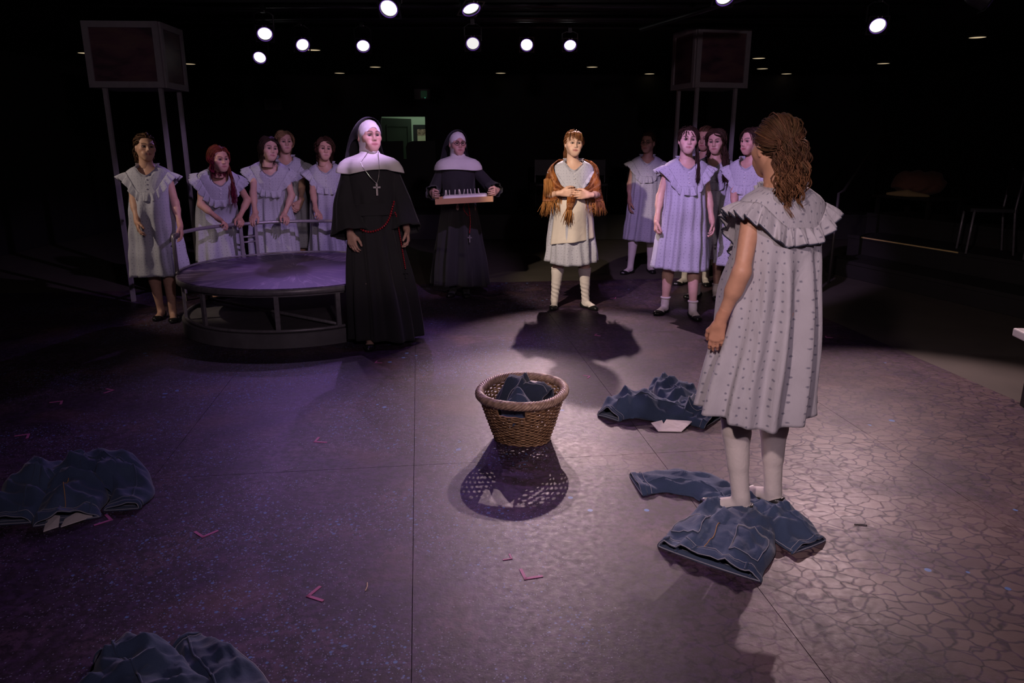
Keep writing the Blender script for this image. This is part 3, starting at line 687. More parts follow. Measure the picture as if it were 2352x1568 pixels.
        uv = np.stack([a*.30+0*t, t*w_[None]+0*a], -1); P = s.W(P)
        me = grid_mesh('ruffle', P, True, uv); s._fixseam(me, .3*2*PI); o = mobj('ruffle', me, mat or M_DRESS, s.dr)
        sm = o.modifiers.new('thickness', 'SOLIDIFY'); sm.thickness = .002; sm.offset = 0
        MB().tube([tuple(p) for p in P[-1][::2]], .0028 if piping else .002, 5, closed=True).obj('ruffle_edge', M_PIPING if piping else (mat or M_DRESS), o, True)
        return o
    def collar(s, mat=None):
        a = np.linspace(0, 2*PI, 120, endpoint=False)[None]; t = np.linspace(0, 1, 5)[:, None]
        zz = 1.398-.105*np.exp(-(np.abs(a-1.5*PI)/.42)**1.5)
        B = s.ring(a, zz, -.004)[0][None]; fr = np.sin(24*a)*.006*t
        rad = B*[1, 1, 0]; rad = rad/np.linalg.norm(rad, axis=-1, keepdims=True)
        P = B+rad*(.006*t+fr)[..., None]+A3(0, 0, 1)*(.018*t)[..., None]; P = s.W(P)
        mobj('collar', grid_mesh('collar', P, True, np.stack([a*.07+0*t, t*.02+0*a], -1)), mat or M_DRESS, s.dr)
        for z in (1.275, 1.235, 1.195):
            p = s.W(s.ring(np.array([1.5*PI+.02]), np.array([z]), .006))[0]
            MB().sphere(p, (.006, .004, .006), 8, 5).obj('button', M_BUTTON, s.dr, True)
    # -------- hair: locks that leave the scalp, follow the skull and fall
    def hair(s, col, N=260, length=.30, r=.0062, part=.0, curl=0, cf=60, style='down', tip=None, back=.35, gather=None, fringe=0, vol=.012, seed=0, stiff=.5, taper=.35, front=None, short=.0, n_side=3, kids=3, segs=18):
        rs = np.random.RandomState(s.seed+seed); c0 = A3(0, .014, .024); rr = A3(.080, .098, .090); parts = []
        RT = s.RH.T; g = RT@A3(0, 0, -1)
        def march(P, D, Ln, steps, lift, face=True, bodyc=True, grav=1.0):
            out = [P.copy()]; st = (Ln/steps)[:, None]
            for i in range(steps):
                D = D+g*grav*(.22+.6*i/steps); D /= np.linalg.norm(D, axis=1, keepdims=True); P = P+D*st
                q = (P-c0)/(rr+lift[:, None]); L_ = np.linalg.norm(q, axis=1, keepdims=True); ins = L_ < 1
                P = np.where(ins, c0+(rr+lift[:, None])*q/L_, P); nn = q/(rr)**1; nn /= np.linalg.norm(nn, axis=1, keepdims=True)
                hug = (L_ > 1.10) & (P[:, 2:3] > -.075) & face; P = np.where(hug, c0+(rr+lift[:, None])*q/L_*1.10, P)
                dn = (D*nn).sum(1, keepdims=True); D = np.where(ins & (dn < 0), D-nn*dn, D)
                if face:
                    fz = (P[:, 1] < -.035) & (np.abs(P[:, 0]) < .071) & (P[:, 2] < .050) & (P[:, 2] > -.14)
                    P[fz, 0] = np.where(P[fz, 0] >= part*.2, .071, -.071); 
                nk = (P[:, 2] < -.05) & (P[:, 2] > -.2) & (np.hypot(P[:, 0], P[:, 1]-.03) < .062)
                if nk.any():
                    v = P[nk][:, :2]-[0, .03]; v = v/np.maximum(np.linalg.norm(v, axis=1, keepdims=True), 1e-5)*.062; P[nk, 0] = v[:, 0]; P[nk, 1] = v[:, 1]+.03
                if bodyc:
                    X = P@s.RH.T+s.hc; wz = X[:, 2]; sh = s.W(np.stack([0*wz, 0*wz, np.clip(wz+.02, .9, 1.45)], -1)); cx, cy = sh[:, 0], sh[:, 1]
                    w_, f_, b_ = prof(np.clip(wz, .8, 1.41)); dd = np.where(X[:, 1] < cy, f_, b_)+.016; w_ = w_+.016
                    zl = min(1.40, s.hc[2]-.125); low = wz < zl; X[low, 0] = cx[low]+np.clip(X[low, 0]-cx[low], -.115, .115)
                    e_ = np.sqrt(((X[:, 0]-cx)/w_)**2+((X[:, 1]-cy)/dd)**2); bi = (e_ < 1) & (wz < zl+.01)
                    yy = dd*np.sqrt(np.clip(1-((X[:, 0]-cx)/w_)**2, .1, 1)); X[:, 1] = np.where(bi, np.where(X[:, 1] < cy+.0, cy-yy, cy+yy), X[:, 1]); P = (X-s.hc)@s.RH
                out.append(P.copy())
            return np.stack(out, 1)
        def locks(C, rad, cols, tipc=None, taper=taper):
            K = kids; n0, k0 = C.shape[:2]; off = rs.normal(size=(n0, K, 1, 3))*rad[:, None, None, None]*.85; uu = np.linspace(0, 1, k0)[None, None, :, None]
            C = (C[:, None]+off*(.35+.9*np.sin(np.clip(uu*1.25, 0, 1)*PI*.5)-.55*uu**3)+rs.normal(size=(n0, K, k0, 3))*.0003).reshape(n0*K, k0, 3)
            rad = np.repeat(rad, K)*(.33+.22*rs.rand(n0*K))*math.sqrt(5/K); cols = np.repeat(cols, K, 0)*(.82+.36*rs.rand(n0*K, 1))
            n, k = C.shape[:2]; T = np.gradient(C, axis=1); T /= np.maximum(np.linalg.norm(T, axis=2, keepdims=True), 1e-7)
            ref = np.where(np.abs(T[..., 2:3]) < .9, A3(0, 0, 1), A3(1, 0, 0)); e1 = np.cross(T, ref); e1 /= np.maximum(np.linalg.norm(e1, axis=2, keepdims=True), 1e-7); e2 = np.cross(T, e1)
            u = np.linspace(0, 1, k)[None]; rd = rad[:, None]*np.minimum(1, .55+u*3)*(1-(1-taper)*u**2.2)
            V = np.stack([C+(e1*math.cos(q)*1.25+e2*math.sin(q)*.8)*rd[..., None] for q in np.linspace(0, 2*PI, n_side, endpoint=False)], 2)
            idx = np.arange(n*k*n_side).reshape(n, k, n_side); a = idx[:, :-1]; b = idx[:, 1:]
            f = np.stack([a, b, np.roll(b, -1, 2), np.roll(a, -1, 2)], -1).reshape(-1, 4)
            cc = np.broadcast_to(cols[:, None, None], (n, k, n_side, 3)).copy()
            if tipc is not None:
                m_ = sstep(.45, .75, u)[..., None, None]; cc = cc*(1-m_)+np.array(tipc)*m_*(cols.mean(1)/np.mean(col))[:, None, None, None]
            parts.append((V.reshape(-1, 3), f, cc.reshape(-1, 3)))
        def curlify(C, amp, f_, lo=.15):
            n, k = C.shape[:2]; u = np.linspace(0, 1, k)[None]; ph = rs.rand(n, 1)*6.28; ff = f_*(.8+.4*rs.rand(n, 1)); L_ = np.linalg.norm(np.diff(C, axis=1), axis=2).sum(1)[:, None]
            e = rs.normal(size=(n, 1, 3)); e /= np.linalg.norm(e, axis=2, keepdims=True); e2 = np.cross(e, A3(0, 0, 1)[None, None]); w_ = amp*sstep(lo, lo+.35, u)
            return C+(e*np.sin(ff*u*L_+ph)[..., None]+e2*np.cos(ff*u*L_+ph)[..., None])*w_[..., None]
        cvar = lambda n: np.array(col)[None]*(.72+.55*rs.rand(n, 1))*(1+.06*rs.normal(size=(n, 3)))
        d = rs.normal(size=(N*8, 3)); d /= np.linalg.norm(d, axis=1, keepdims=True); P = c0+rr*d
        ok = (P[:, 2] > -.055) & ~((P[:, 1] < -.050) & (P[:, 2] < .064)) & ~((P[:, 1] < -.005) & (P[:, 2] < .012)) & (P[:, 2] > -.055-.3*(P[:, 1]-.03)); P = P[ok][:N]; n = len(P); d = (P-c0)/rr
        nn = d/rr; nn /= np.linalg.norm(nn, axis=1, keepdims=True); lift = rs.rand(n)*vol+.002
        if style == 'down':
            sg = np.where(P[:, 0] >= part, 1., -1.); D = np.stack([sg*(1.0-.6*np.clip(P[:, 1]/.1, 0, 1)), back+.8*np.clip(P[:, 1]/.08, 0, 1)+0*sg, -.3+0*sg], -1)
            D = D-nn*(D*nn).sum(1, keepdims=True); D /= np.linalg.norm(D, axis=1, keepdims=True)
            C = march(P, D, length*(.75+.35*rs.rand(n)), 11, lift)
            if curl: C = curlify(C, curl, cf)
            locks(C, r*(.7+.6*rs.rand(n)), cvar(n), tip)
        else:      # gathered at the back
            G = A3(*(gather or (0, .105, .03))); k = 8; C = []
            for i in range(k+1):
                u = i/k; q = P*(1-u)+G*u; dq = (q-c0)/rr; L_ = np.linalg.norm(dq, axis=1, keepdims=True); C.append(np.where(L_ < 1+lift[:, None]*8, c0+rr*dq/L_*(1+lift[:, None]*8*(1-u)), q))
            C = np.stack(C, 1); locks(curlify(C, .004, 40), r*(.7+.5*rs.rand(n)), cvar(n), None, .7)
            n2 = int(N*short) if short else 0
            if n2:      # tail of curls below the gather
                P2 = G+rs.normal(size=(n2, 3))*A3(.020, .010, .016); D2 = rs.normal(size=(n2, 3))*A3(.22, .2, .25)+A3(0, .32, -.15); D2 /= np.linalg.norm(D2, axis=1, keepdims=True)
                C2 = march(P2, D2, length*(.5+.6*rs.rand(n2)), segs, np.full(n2, .006), False, True, .9); C2 = curlify(C2, curl, cf, .0); locks(C2, r*(.75+.6*rs.rand(n2)), cvar(n2), tip, .5)
        if fringe:
            n3 = fringe; x = (rs.rand(n3)*2-1)*.055; P3 = np.stack([x, -.045+.03*(x/.06)**2-.02*rs.rand(n3), .098-.25*np.abs(x)**1.3], -1); D3 = np.stack([x*4, -1+0*x, .25+0*x], -1); D3 /= np.linalg.norm(D3, axis=1, keepdims=True)
            C3 = march(P3, D3, .085*(.8+.35*rs.rand(n3))+.25*np.abs(x), 10, .003+.010*rs.rand(n3), False, False); locks(C3, r*.6*(.6+.6*rs.rand(n3)), cvar(n3)*1.05, None, .25)
        if front:      # locks drawn forward over one shoulder, to person-space end points
            n4, endp, sprd = front; x = (.6+.4*rs.rand(n4))*np.sign(endp[0] if endp[0] else 1); E_ = (A3(*endp)-s.hc)@s.RH
            P4 = np.stack([np.sign(x)*.072, .0+.05*rs.rand(n4), -.02+.05*rs.rand(n4)], -1); e4 = E_[None]+rs.normal(size=(n4, 3))*sprd
            m4 = (P4+e4)/2+A3(0, -.02, -.01)+A3(.02, 0, 0)*np.sign(x)[:, None]; u = np.linspace(0, 1, 11)[None, :, None]
            C4 = P4[:, None]*(1-u)**2+2*m4[:, None]*u*(1-u)+e4[:, None]*u**2; C4 = curlify(C4, curl or .004, cf); locks(C4, r*(.8+.5*rs.rand(n4)), cvar(n4), tip, .4)
        # scalp layer beneath the locks
        F = Field((-.1, -.12, -.09), (.1, .13, .135), .005); F.ell(c0, rr-.0015, .01); F.cut(lambda X, Y, Z: np.minimum(-(Y+.052), (.063-Z))+0*X, .01); F.cut(lambda X, Y, Z: np.minimum(-(Y+.004), .012-Z)+0*X, .01); F.cut(lambda X, Y, Z: -.055-.3*(Y-.03)-Z+0*X, .01)
        v, q = F.mesh(); v = v+vnoise(v*120, 5)[:, None]*.0012; parts.append((v, q, np.array(col)*.7))
        V, Q, C_ = merge(parts); V = V@s.RH.T+s.hc
        return mobj('hair', np_mesh('hair', V, Q, col=C_), M_HAIR, s.root)
# ------------------------------------------------------------------ the cast
BROWN, DARKB, BLOND, RED, AUB = (.085, .042, .022), (.040, .022, .015), (.30, .19, .09), (.16, .035, .02), (.26, .11, .045)
def gown(p, fg=False, belly=0, hem=.43, rf={}, **kw):
    p.belly = belly; m = M_DRESS_FG if fg else M_DRESS
    p.dress(hem, m, **kw); p.ruffle(m, piping=fg, **rf, **({'wid': .074, 'amp': .017, 'n': 420, 'back': 1.245} if fg else {})); p.collar(m)
def RAILP(deg, r=.95, z=.79): return A3(-1.915+r*math.cos(R(deg)), 6.46+r*math.sin(R(deg)), z)

# leftmost girl, standing
p = Person('standing girl at far left in a grey gown, dark curls tied back', (-3.12, 6.50, 0), 12, 1.60, (-3, 0), (28, -4, 4), face=dict(open=.5, skin=(.58, .34, .24)), skin=(.58, .34, .25), hcol=BROWN)
p.arms({'R': dict(w=p.L((-3.13, 6.23, .87)), pole=A3(-.6, 1, 0), n=(.9, .3, 0), curl=.4), 'L': dict(w=p.L((-2.85, 6.40, .84)), pole=A3(.3, 1, 0), n=(-1, 0, 0), curl=.4)})
p.legs((.07, -.02, 10), (-.06, .10, -5)); p.body(); gown(p, belly=.075, amp=.02)
for q in 'LR': p.shoe(q)
p.hair(BROWN, 300, .17, .0058, curl=.013, cf=75, style='tied', gather=(0, .098, .0), short=.6)

# girl hunched over the railing, red hair with magenta ends
p = Person('hunched girl gripping the railing, long red hair with magenta ends', (-2.88, 7.30, 0), 28, 1.60, (31, 3), (18, 6, -2), face=dict(w=1.0, skin=(.56, .32, .24)), skin=(.56, .32, .24), hcol=RED)
p.arms({'R': dict(w=p.L(RAILP(147, .99, .845)), pole=A3(-1, .6, -.2), d=p.Ld((.75, -.45, -.35)), n=p.Ld((-.2, -.5, -.9)), curl=.75),
        'L': dict(w=p.L(RAILP(135, .99, .845)), pole=A3(1, .8, -.3), d=p.Ld((.45, -.75, -.35)), n=p.Ld((0, -.5, -.9)), curl=.75)})
p.legs((.09, .02, 8), (-.09, .02, -8)); p.body(); gown(p, amp=.02)
for q in 'LR': p.shoe(q)
p.hair(RED, 280, .25, .0055, part=.01, vol=.008, back=1.1, front=(34, tuple(p.W(A3(.125, -.15, 1.16)[None])[0]), A3(.018, .02, .04)), tip=(.20, .012, .05), curl=.004)

# girl leaning with both arms straight
p = Person('girl leaning on the railing with straight arms, lavender light on her yoke', (-2.47, 7.66, 0), 16, 1.63, (20, 4), (22, 0, 6), face=dict(skin=(.60, .37, .29)), skin=(.58, .35, .28), hcol=DARKB)
p.arms({'R': dict(w=p.L(RAILP(126, .985, .85)), pole=A3(-1, .2, 0), d=p.Ld((-.1, -.8, -.45)), n=p.Ld((0, -.5, -.9)), curl=.5), 'L': dict(w=p.L(RAILP(110, .985, .85)), pole=A3(1, .2, 0), d=p.Ld((.5, -.8, -.3)), n=p.Ld((0, -.4, -.9)), curl=.5)})
p.legs((.09, .05, 8), (-.08, .05, -8)); p.body(); gown(p, amp=.022)
for q in 'LR': p.shoe(q)
p.hair(DARKB, 220, .24, .006, curl=.005, cf=40)

# blond girl
p = Person('blond girl with shoulder-length hair standing behind the railing, hands folded', (-2.42, 8.16, 0), 14, 1.65, (0, 0), (16, 0, 0), face=dict(skin=(.60, .36, .27)), skin=(.58, .35, .26), hcol=BLOND)
p.arms({'R': dict(w=p.L((-2.36, 7.88, .91)), pole=A3(-1, .6, -.2), d=p.Ld((.5, -.2, -.8)), n=p.Ld((.4, .9, 0)), curl=.45), 'L': dict(w=p.L((-2.22, 7.89, .92)), pole=A3(1, .6, -.2), d=p.Ld((-.5, -.2, -.8)), n=p.Ld((-.4, .9, 0)), curl=.45)})
p.legs(); p.body(); gown(p, belly=.04)
for q in 'LR': p.shoe(q); p.sock(q, .17)
p.hair(BLOND, 230, .20, .006, part=.01)

# smiling girl with dark curls
p = Person('smiling girl with dark wavy hair, one hand on the railing', (-1.90, 7.78, 0), 8, 1.58, (4, 0), (14, 0, 5), face=dict(open=.6, skin=(.60, .35, .26)), skin=(.56, .33, .25), hcol=DARKB)
p.arms({'R': dict(w=p.L(RAILP(92, .99, .85)), pole=A3(-1, .5, -.1), d=p.Ld((.5, -.75, -.4)), n=p.Ld((0, -.5, -.9)), curl=.75), 'L': dict(w=p.L((-1.66, 7.62, .85)), pole=A3(.3, 1, 0), n=(-1, .2, 0), curl=.4)})
p.legs(); p.body(); gown(p, belly=.03, amp=.02)
for q in 'LR': p.shoe(q)
p.hair((.055, .026, .015), 320, .25, .0058, curl=.012, cf=55, part=-.01, vol=.012)

# girls by the right tower
p = Person('girl at the back stepping sideways, glasses and tied-back hair', (1.60, 9.02, 0), -6, 1.64, (0, 0), (-24, 0, 0), face=dict(skin=(.45, .26, .20)), skin=(.42, .24, .18), hcol=DARKB)
p.arms({'R': dict(w=p.L((1.40, 8.95, .86)), pole=A3(-.3, 1, 0), n=(1, .2, 0), curl=.4), 'L': dict(w=p.L((1.86, 8.95, .86)), pole=A3(.3, 1, 0), n=(-1, .2, 0), curl=.4)})
p.legs((.10, .05, 12), (-.15, -.08, -40)); p.body(); gown(p, hem=.40)
for q in 'LR': p.sock(q, .45, cuff=False); p.shoe(q)
p.hair(BROWN, 200, .10, .005, style='tied', short=.3, curl=.005)
def spectacles(p, r=.021):
    g = MB()
    for s in (-1, 1):
        g.tube([p.hc+p.RH@A3(s*.031+r*1.15*math.cos(q), -.099+.004*abs(math.cos(q)), .001+r*.82*math.sin(q)) for q in np.linspace(0, 2*PI, 17)[:-1]], .0019, 5, closed=True)
        g.tube([p.hc+p.RH@A3(s*.055, -.096, .004), p.hc+p.RH@A3(s*.072, -.05, .006), p.hc+p.RH@A3(s*.077, .015, .0)], .0018, 5)
    g.tube([p.hc+p.RH@A3(-.008, -.103, .003), p.hc+p.RH@A3(.008, -.103, .003)], .0018, 5)
    return g.obj('spectacles', M_GLASSES, p.root, True)
spectacles(p)

p = Person('girl in the lavender-lit gown and white ankle socks, braid over her shoulder', (1.535, 6.70, 0), -2, 1.665, (0, 0), (-3, -2, 3), face=dict(open=.5, skin=(.64, .42, .35), lip=(.45, .16, .16)), skin=(.62, .39, .31), hcol=DARKB)
p.arms({'R': dict(w=p.L((1.285, 6.62, .87)), pole=A3(-.3, 1, 0), n=(1, .1, 0), curl=.95), 'L': dict(w=p.L((1.775, 6.62, .87)), pole=A3(.3, 1, 0), n=(-1, .1, 0), curl=.5)})
p.legs((.115, -.11, 10), (-.105, .08, -38)); p.body(); gown(p, belly=.05, hem=.435)
for q in 'LR': p.sock(q, .155, cuff=.010); p.shoe(q)
p.hair(DARKB, 230, .12, .006, part=.005, style='tied', gather=(.03, .09, -.06), front=(40, tuple(p.W(A3(.075, -.135, 1.20)[None])[0]), A3(.010, .010, .012)))

p = Person('girl mostly hidden behind the others, only her brown forehead and hair showing', (2.07, 8.22, 0), -15, 1.69, (0, 0), (-20, 8, 0), face=dict(skin=(.48, .28, .2)), skin=(.48, .28, .2), hcol=BROWN)
p.arms({'R': dict(w=p.L((1.85, 8.15, .9)), n=(1, .1, 0)), 'L': dict(w=p.L((2.30, 8.05, .9)), n=(-1, .1, 0))})
p.legs((.10, .0, 8), (-.12, -.02, -38)); p.body(); gown(p)
for q in 'LR': p.sock(q, .38, cuff=False); p.shoe(q)
p.hair((.14, .075, .04), 200, .14, .006, style='tied', short=.2)

p = Person('frowning girl with long wavy dark hair over both shoulders, behind the lavender-lit girl', (2.00, 7.50, 0), -18, 1.66, (2, 0), (-10, 8, -3), face=dict(skin=(.60, .37, .29)), skin=(.56, .34, .26), hcol=DARKB)
p.arms({'R': dict(w=p.L((1.79, 7.40, .87)), pole=A3(-.3, 1, 0), n=(1, .1, 0)), 'L': dict(w=p.L((2.22, 7.35, .87)), pole=A3(.3, 1, 0), n=(-1, .1, 0))})
p.legs((.10, .0, 5), (-.09, -.03, -38)); p.body(); gown(p)
for q in 'LR': p.sock(q, .15, cuff=.010); p.shoe(q)
p.hair((.050, .026, .016), 340, .38, .0058, curl=.009, cf=40, part=-.01, vol=.010, front=(34, tuple(p.W(A3(.12, -.14, 1.16)[None])[0]), A3(.03, .02, .05)))

p = Person('dark-haired girl half hidden behind the nearest girl, arm hanging', (2.15, 6.86, 0), -38, 1.66, (0, 0), (-25, 5, 0), face=dict(skin=(.58, .34, .27)), skin=(.55, .32, .26), hcol=DARKB)
p.arms({'R': dict(w=p.L((1.97, 6.62, .88)), pole=A3(-.3, 1, 0), n=(1, .1, 0)), 'L': dict(w=p.L((2.27, 6.60, .9)), pole=A3(.3, 1, 0), n=(-1, .1, 0))})
p.legs(); p.body(); gown(p)
for q in 'LR': p.sock(q, .15, cuff=.010); p.shoe(q)
p.hair(DARKB, 330, .26, .0058, vol=.008)

# nearest girl, from behind
p = Person('nearest girl seen from behind, brown curls and sprigged gown, standing on jeans', (1.04, 2.89, .012), 203, 1.62, (2, -2), (-12, 2, 0), headoff=(.045, 0, 0), skin=(.62, .33, .21), hcol=(.16, .085, .045), h=.011, hh=.0036)
p.arms({'L': dict(w=p.L((.815, 2.82, .865)), pole=A3(.3, .9, 0), n=(-.75, -.6, 0), curl=.30, scale=.84, d=p.Ld((-.12, .05, -1))), 'R': dict(w=A3(-.10, -.23, .89), pole=A3(-.1, 1, -.3), n=(.8, -.4, 0))})
p.legs(tuple(p.L((.965, 2.84, 0)))[:2]+(42,), tuple(p.L((1.135, 2.94, 0)))[:2]+(10,), (.012, 0)); p.body()
gown(p, True, belly=.09, hem=.478, amp=.024, folds=13, n=180, m=84, hemwave=.018, drift=(.035, 0))
for q in 'LR': p.sock(q, .44, h=.0055, cuff=.006); p.shoe(q, .004)
p.hair((.095, .046, .023), 300, .195, .0058, curl=.012, cf=62, style='tied', gather=(.012, .108, .0), short=.8, vol=.006, kids=5, segs=32, tip=(.20, .092, .042))
# ------------------------------------------------------------------ nuns
HABIT = np.array([(1.410, .066, .062, .064), (1.39, .095, .076, .08), (1.365, .14, .088, .092), (1.335, .172, .10, .10), (1.28, .180, .118, .11), (1.17, .170, .132, .118), (1.02, .158, .125, .118), (.93, .172, .135, .135), (.70, .20, .165, .165), (.40, .235, .20, .20), (.04, .265, .235, .235)])
CAPE = np.array([(1.45, .064, .066, .062), (1.425, .078, .076, .076), (1.408, .125, .092, .096), (1.392, .178, .110, .112), (1.365, .216, .126, .126), (1.325, .238, .140, .138), (1.27, .246, .148, .146)])
def loft(p, name, z0, z1, tab, mat, n=96, m=24, folds=9, amp=.01, grow=0, parent=None, belly=0, wave=0, seed=1, thick=.003, ex=2.3):
    rs = np.random.RandomState(seed); a = np.linspace(0, 2*PI, n, endpoint=False)[None]; t = np.linspace(0, 1, m)[:, None]; z = z0+(z1-z0)*t+wave*np.sin(3*a+rs.rand()*6)*t**2
    P = p.ring(a+0*z, z+0*a, grow, tab, ex, belly); fo = 0
    for i in range(3): fo = fo+np.sin((folds+rs.randint(-3, 4))*a+rs.rand()*6.3+.8*np.sin(2*t+rs.rand()*6))
    r = P[..., :2]/np.maximum(np.linalg.norm(P[..., :2], axis=-1, keepdims=True), 1e-6); P[..., :2] += r*(amp*t**1.2*fo/1.7)[..., None]
    o = mobj(name, grid_mesh(name, p.W(P), True, np.stack([a*.2+0*z, z+0*a], -1)), mat, parent or p.root)
    s_ = o.modifiers.new('thickness', 'SOLIDIFY'); s_.thickness = thick; s_.offset = -1; return o
def sleeve(p, sd, r0, r1, mat, parent, ext=.0, seed=0, n=40, drop=.0):
    a, e, w_ = p.J['sho'+sd], p.J['elb'+sd], p.J['wri'+sd]; pts = []; rs = np.random.RandomState(seed)
    for u in np.linspace(.10, 1, 10): pts.append(a*(1-u)+e*u)
    for u in np.linspace(.1, 1+ext, 10): pts.append(e*(1-u)+w_*u)
    C = np.array(pts); k = len(C)
    for _ in range(3): C[1:-1] = (C[:-2]+2*C[1:-1]+C[2:])/4
    T = np.gradient(C, axis=0); T /= np.linalg.norm(T, axis=1, keepdims=True); ref = A3(0, 1, 0); e1 = np.cross(T, ref[None]); e1 /= np.linalg.norm(e1, axis=1, keepdims=True); e2 = np.cross(T, e1)
    u = np.linspace(0, 1, k)[:, None]; q = np.linspace(0, 2*PI, n, endpoint=False)[None]; r = r0+(r1-r0)*u**1.4; r = r*(1+.10*u*np.sin(5*q+rs.rand()*6+2*u)+.06*u*np.sin(9*q+rs.rand()*6))
    P = C[:, None]+e1[:, None]*(np.cos(q)*r)[..., None]+e2[:, None]*(np.sin(q)*r)[..., None]; P[..., 2] -= drop*u**2
    o = mobj('sleeve', grid_mesh('sleeve', P, True), mat, parent); s_ = o.modifiers.new('thickness', 'SOLIDIFY'); s_.thickness = .003; return o
def nun_head(p):
    F = Field((-.11, -.13, -.17), (.11, .13, .13), .0042); g = .008
    F.ell((0, .016, .028), (.074+g, .092+g, .084+g), .01); F.ell((0, -.024, -.012), (.064+g, .062+g, .088+g), .03); F.cone((0, -.030, -.050), (0, -.058, -.092), .050+g, .026+g, .03)
    F.cone((0, .022, -.055), (0, .032, -.19), .058+g, .064+g, .03)
    F.ell((0, -.105, -.030), (.0575, .088, .0850), .006, 'sub')
    V, Q = F.mesh(); V = V+vnoise(V*55, 3)[:, None]*.0012; c = mobj('coif', np_mesh('coif', V@p.RH.T+p.hc, Q), M_WHITE, p.root)
    n, m = 60, 34; f = np.linspace(-1, 1, n)[None]; t = np.linspace(0, 1, m)[:, None]; ph = f*R(112)
    A = np.stack([np.sin(ph)*.094, -.050+.045*np.abs(f)**2+0*f, .020+np.cos(ph)*.103], -1)
    K = np.stack([np.sin(ph)*.128, .130-.03*np.abs(f)+0*f, .04+np.cos(ph)*.150], -1)
    K2 = np.stack([f*.17, .165-.06*np.abs(f)**2, -.15+0*f], -1)
    E_ = np.stack([f*.235, .20-.11*np.abs(f)**2.5, -.44-.03*np.cos(3*f)], -1); t_ = t[..., None]
    P = A*(1-t_)**3+3*K*t_*(1-t_)**2+3*K2*t_**2*(1-t_)+E_*t_**3
    P = P+np.stack([0*f*t, .014*np.sin(9*f+1)*t**1.3, .0*f*t], -1)+np.stack([.008*np.sin(11*f)*t, 0*f*t, 0*f*t], -1)
    Rm = p.RH*1; yawonly = rotm(math.degrees(math.atan2(p.RH[0, 1]*-1, p.RH[1, 1])))
    w_ = t_**.6; P = (P@p.RH.T)*(1-w_)+(P@yawonly.T)*w_+p.hc
    v = mobj('veil', grid_mesh('veil', P), M_VEIL, p.root); s_ = v.modifiers.new('thickness', 'SOLIDIFY'); s_.thickness = .002; s_.offset = 1
def beads(pts, r, name, parent, gap=None):
    b = MB(); L = [Vector(q) for q in pts]; acc = 0; step = gap or r*2.15; out = [L[0]]
    for a, c in zip(L, L[1:]):
        d = (c-a).length
        while acc+d >= step: a = a+(c-a).normalized()*(step-acc); d = (c-a).length; acc = 0; out.append(a)
        acc += d
    for q in out: b.sphere(q, r, 7, 5)
    o = b.obj(name, M_BEAD, parent, True); o['kind'] = 'stuff'; return o
def cross(c, h, name, parent, mat):
    return MB().box(c, (h*.16, h*.10, h)).box((c[0], c[1], c[2]+h*.18), (h*.62, h*.10, h*.15)).obj(name, mat, parent)

p = Person('standing nun in black habit and white cape, silver cross on her chest', (-1.07, 5.74, 0), 22, 1.695, (-1, 0), (12, -3, 0), face=dict(w=1.05, jaw=1.1, skin=(.56, .33, .25), open=.3), skin=(.58, .36, .28), hcol=BROWN)
p.arms({'R': dict(w=p.L((-1.215, 5.58, .885)), pole=A3(-.6, 1, 0), n=(.7, .8, 0), curl=.5), 'L': dict(w=p.L((-.81, 5.72, .90)), pole=A3(.6, 1, 0), n=(-1, .3, 0), curl=.5)})
p.legs((.10, -.02, 10), (-.09, -.10, -12)); p.body()
hb = p.dress(.055, M_HABIT, 9, .036, HABIT, 160, 70, 'habit', zlo=.95, dip=.0, drift=(.05, -.01))
loft(p, 'cape', 1.445, 1.298, CAPE, M_WHITE, folds=6, amp=.012, wave=.016, seed=4)
sleeve(p, 'R', .054, .125, M_HABIT, hb, .02, 1); sleeve(p, 'L', .054, .105, M_HABIT, hb, .02, 2)
loft(p, 'sash', 1.07, .985, HABIT, M_HABIT, m=12, folds=3, amp=.004, grow=.012, seed=2)
for q in 'LR': p.shoe(q)
nun_head(p)
fr = lambda a, z, g=.02: p.W(p.ring(np.array([a]), np.array([z]), g, HABIT))[0]
T0 = 1.5*PI
ch = [p.hc+p.RH@A3(-.045, -.075, -.115)]+[fr(T0+x, z, .045 if z > 1.2 else .018) for x, z in ((-.45, 1.36), (-.30, 1.32), (-.12, 1.26), (.02, 1.215))]+[fr(T0+x, z, .045 if z > 1.2 else .018) for x, z in ((.08, 1.26), (.12, 1.32), (.16, 1.36))]+[p.hc+p.RH@A3(.03, -.08, -.115)]
MB().tube(ch, .0024, 5).obj('necklace_chain', M_SILVER, p.root, True)
cross(fr(T0+.03, 1.172, .022), .085, 'cross_pendant', p.root, M_SILVER)
loop = [fr(T0+x, z, .03) for x, z in zip(np.linspace(-.95, .78, 30), .1+.97-.155*np.sin(np.linspace(0, PI, 30))**.8+np.linspace(-.09, .02, 30))]
beads(loop, .0085, 'rosary_loop', p.root)
dn = [fr(T0+.86, 1.0, .025)]+[fr(T0+.88+.06*u, 1.0-.42*u, .03) for u in np.linspace(.05, 1, 24)]
beads(dn, .0065, 'rosary_strand', p.root); cross(dn[-1]+A3(0, 0, -.04), .06, 'rosary_cross', p.root, M_BLACKMETAL)

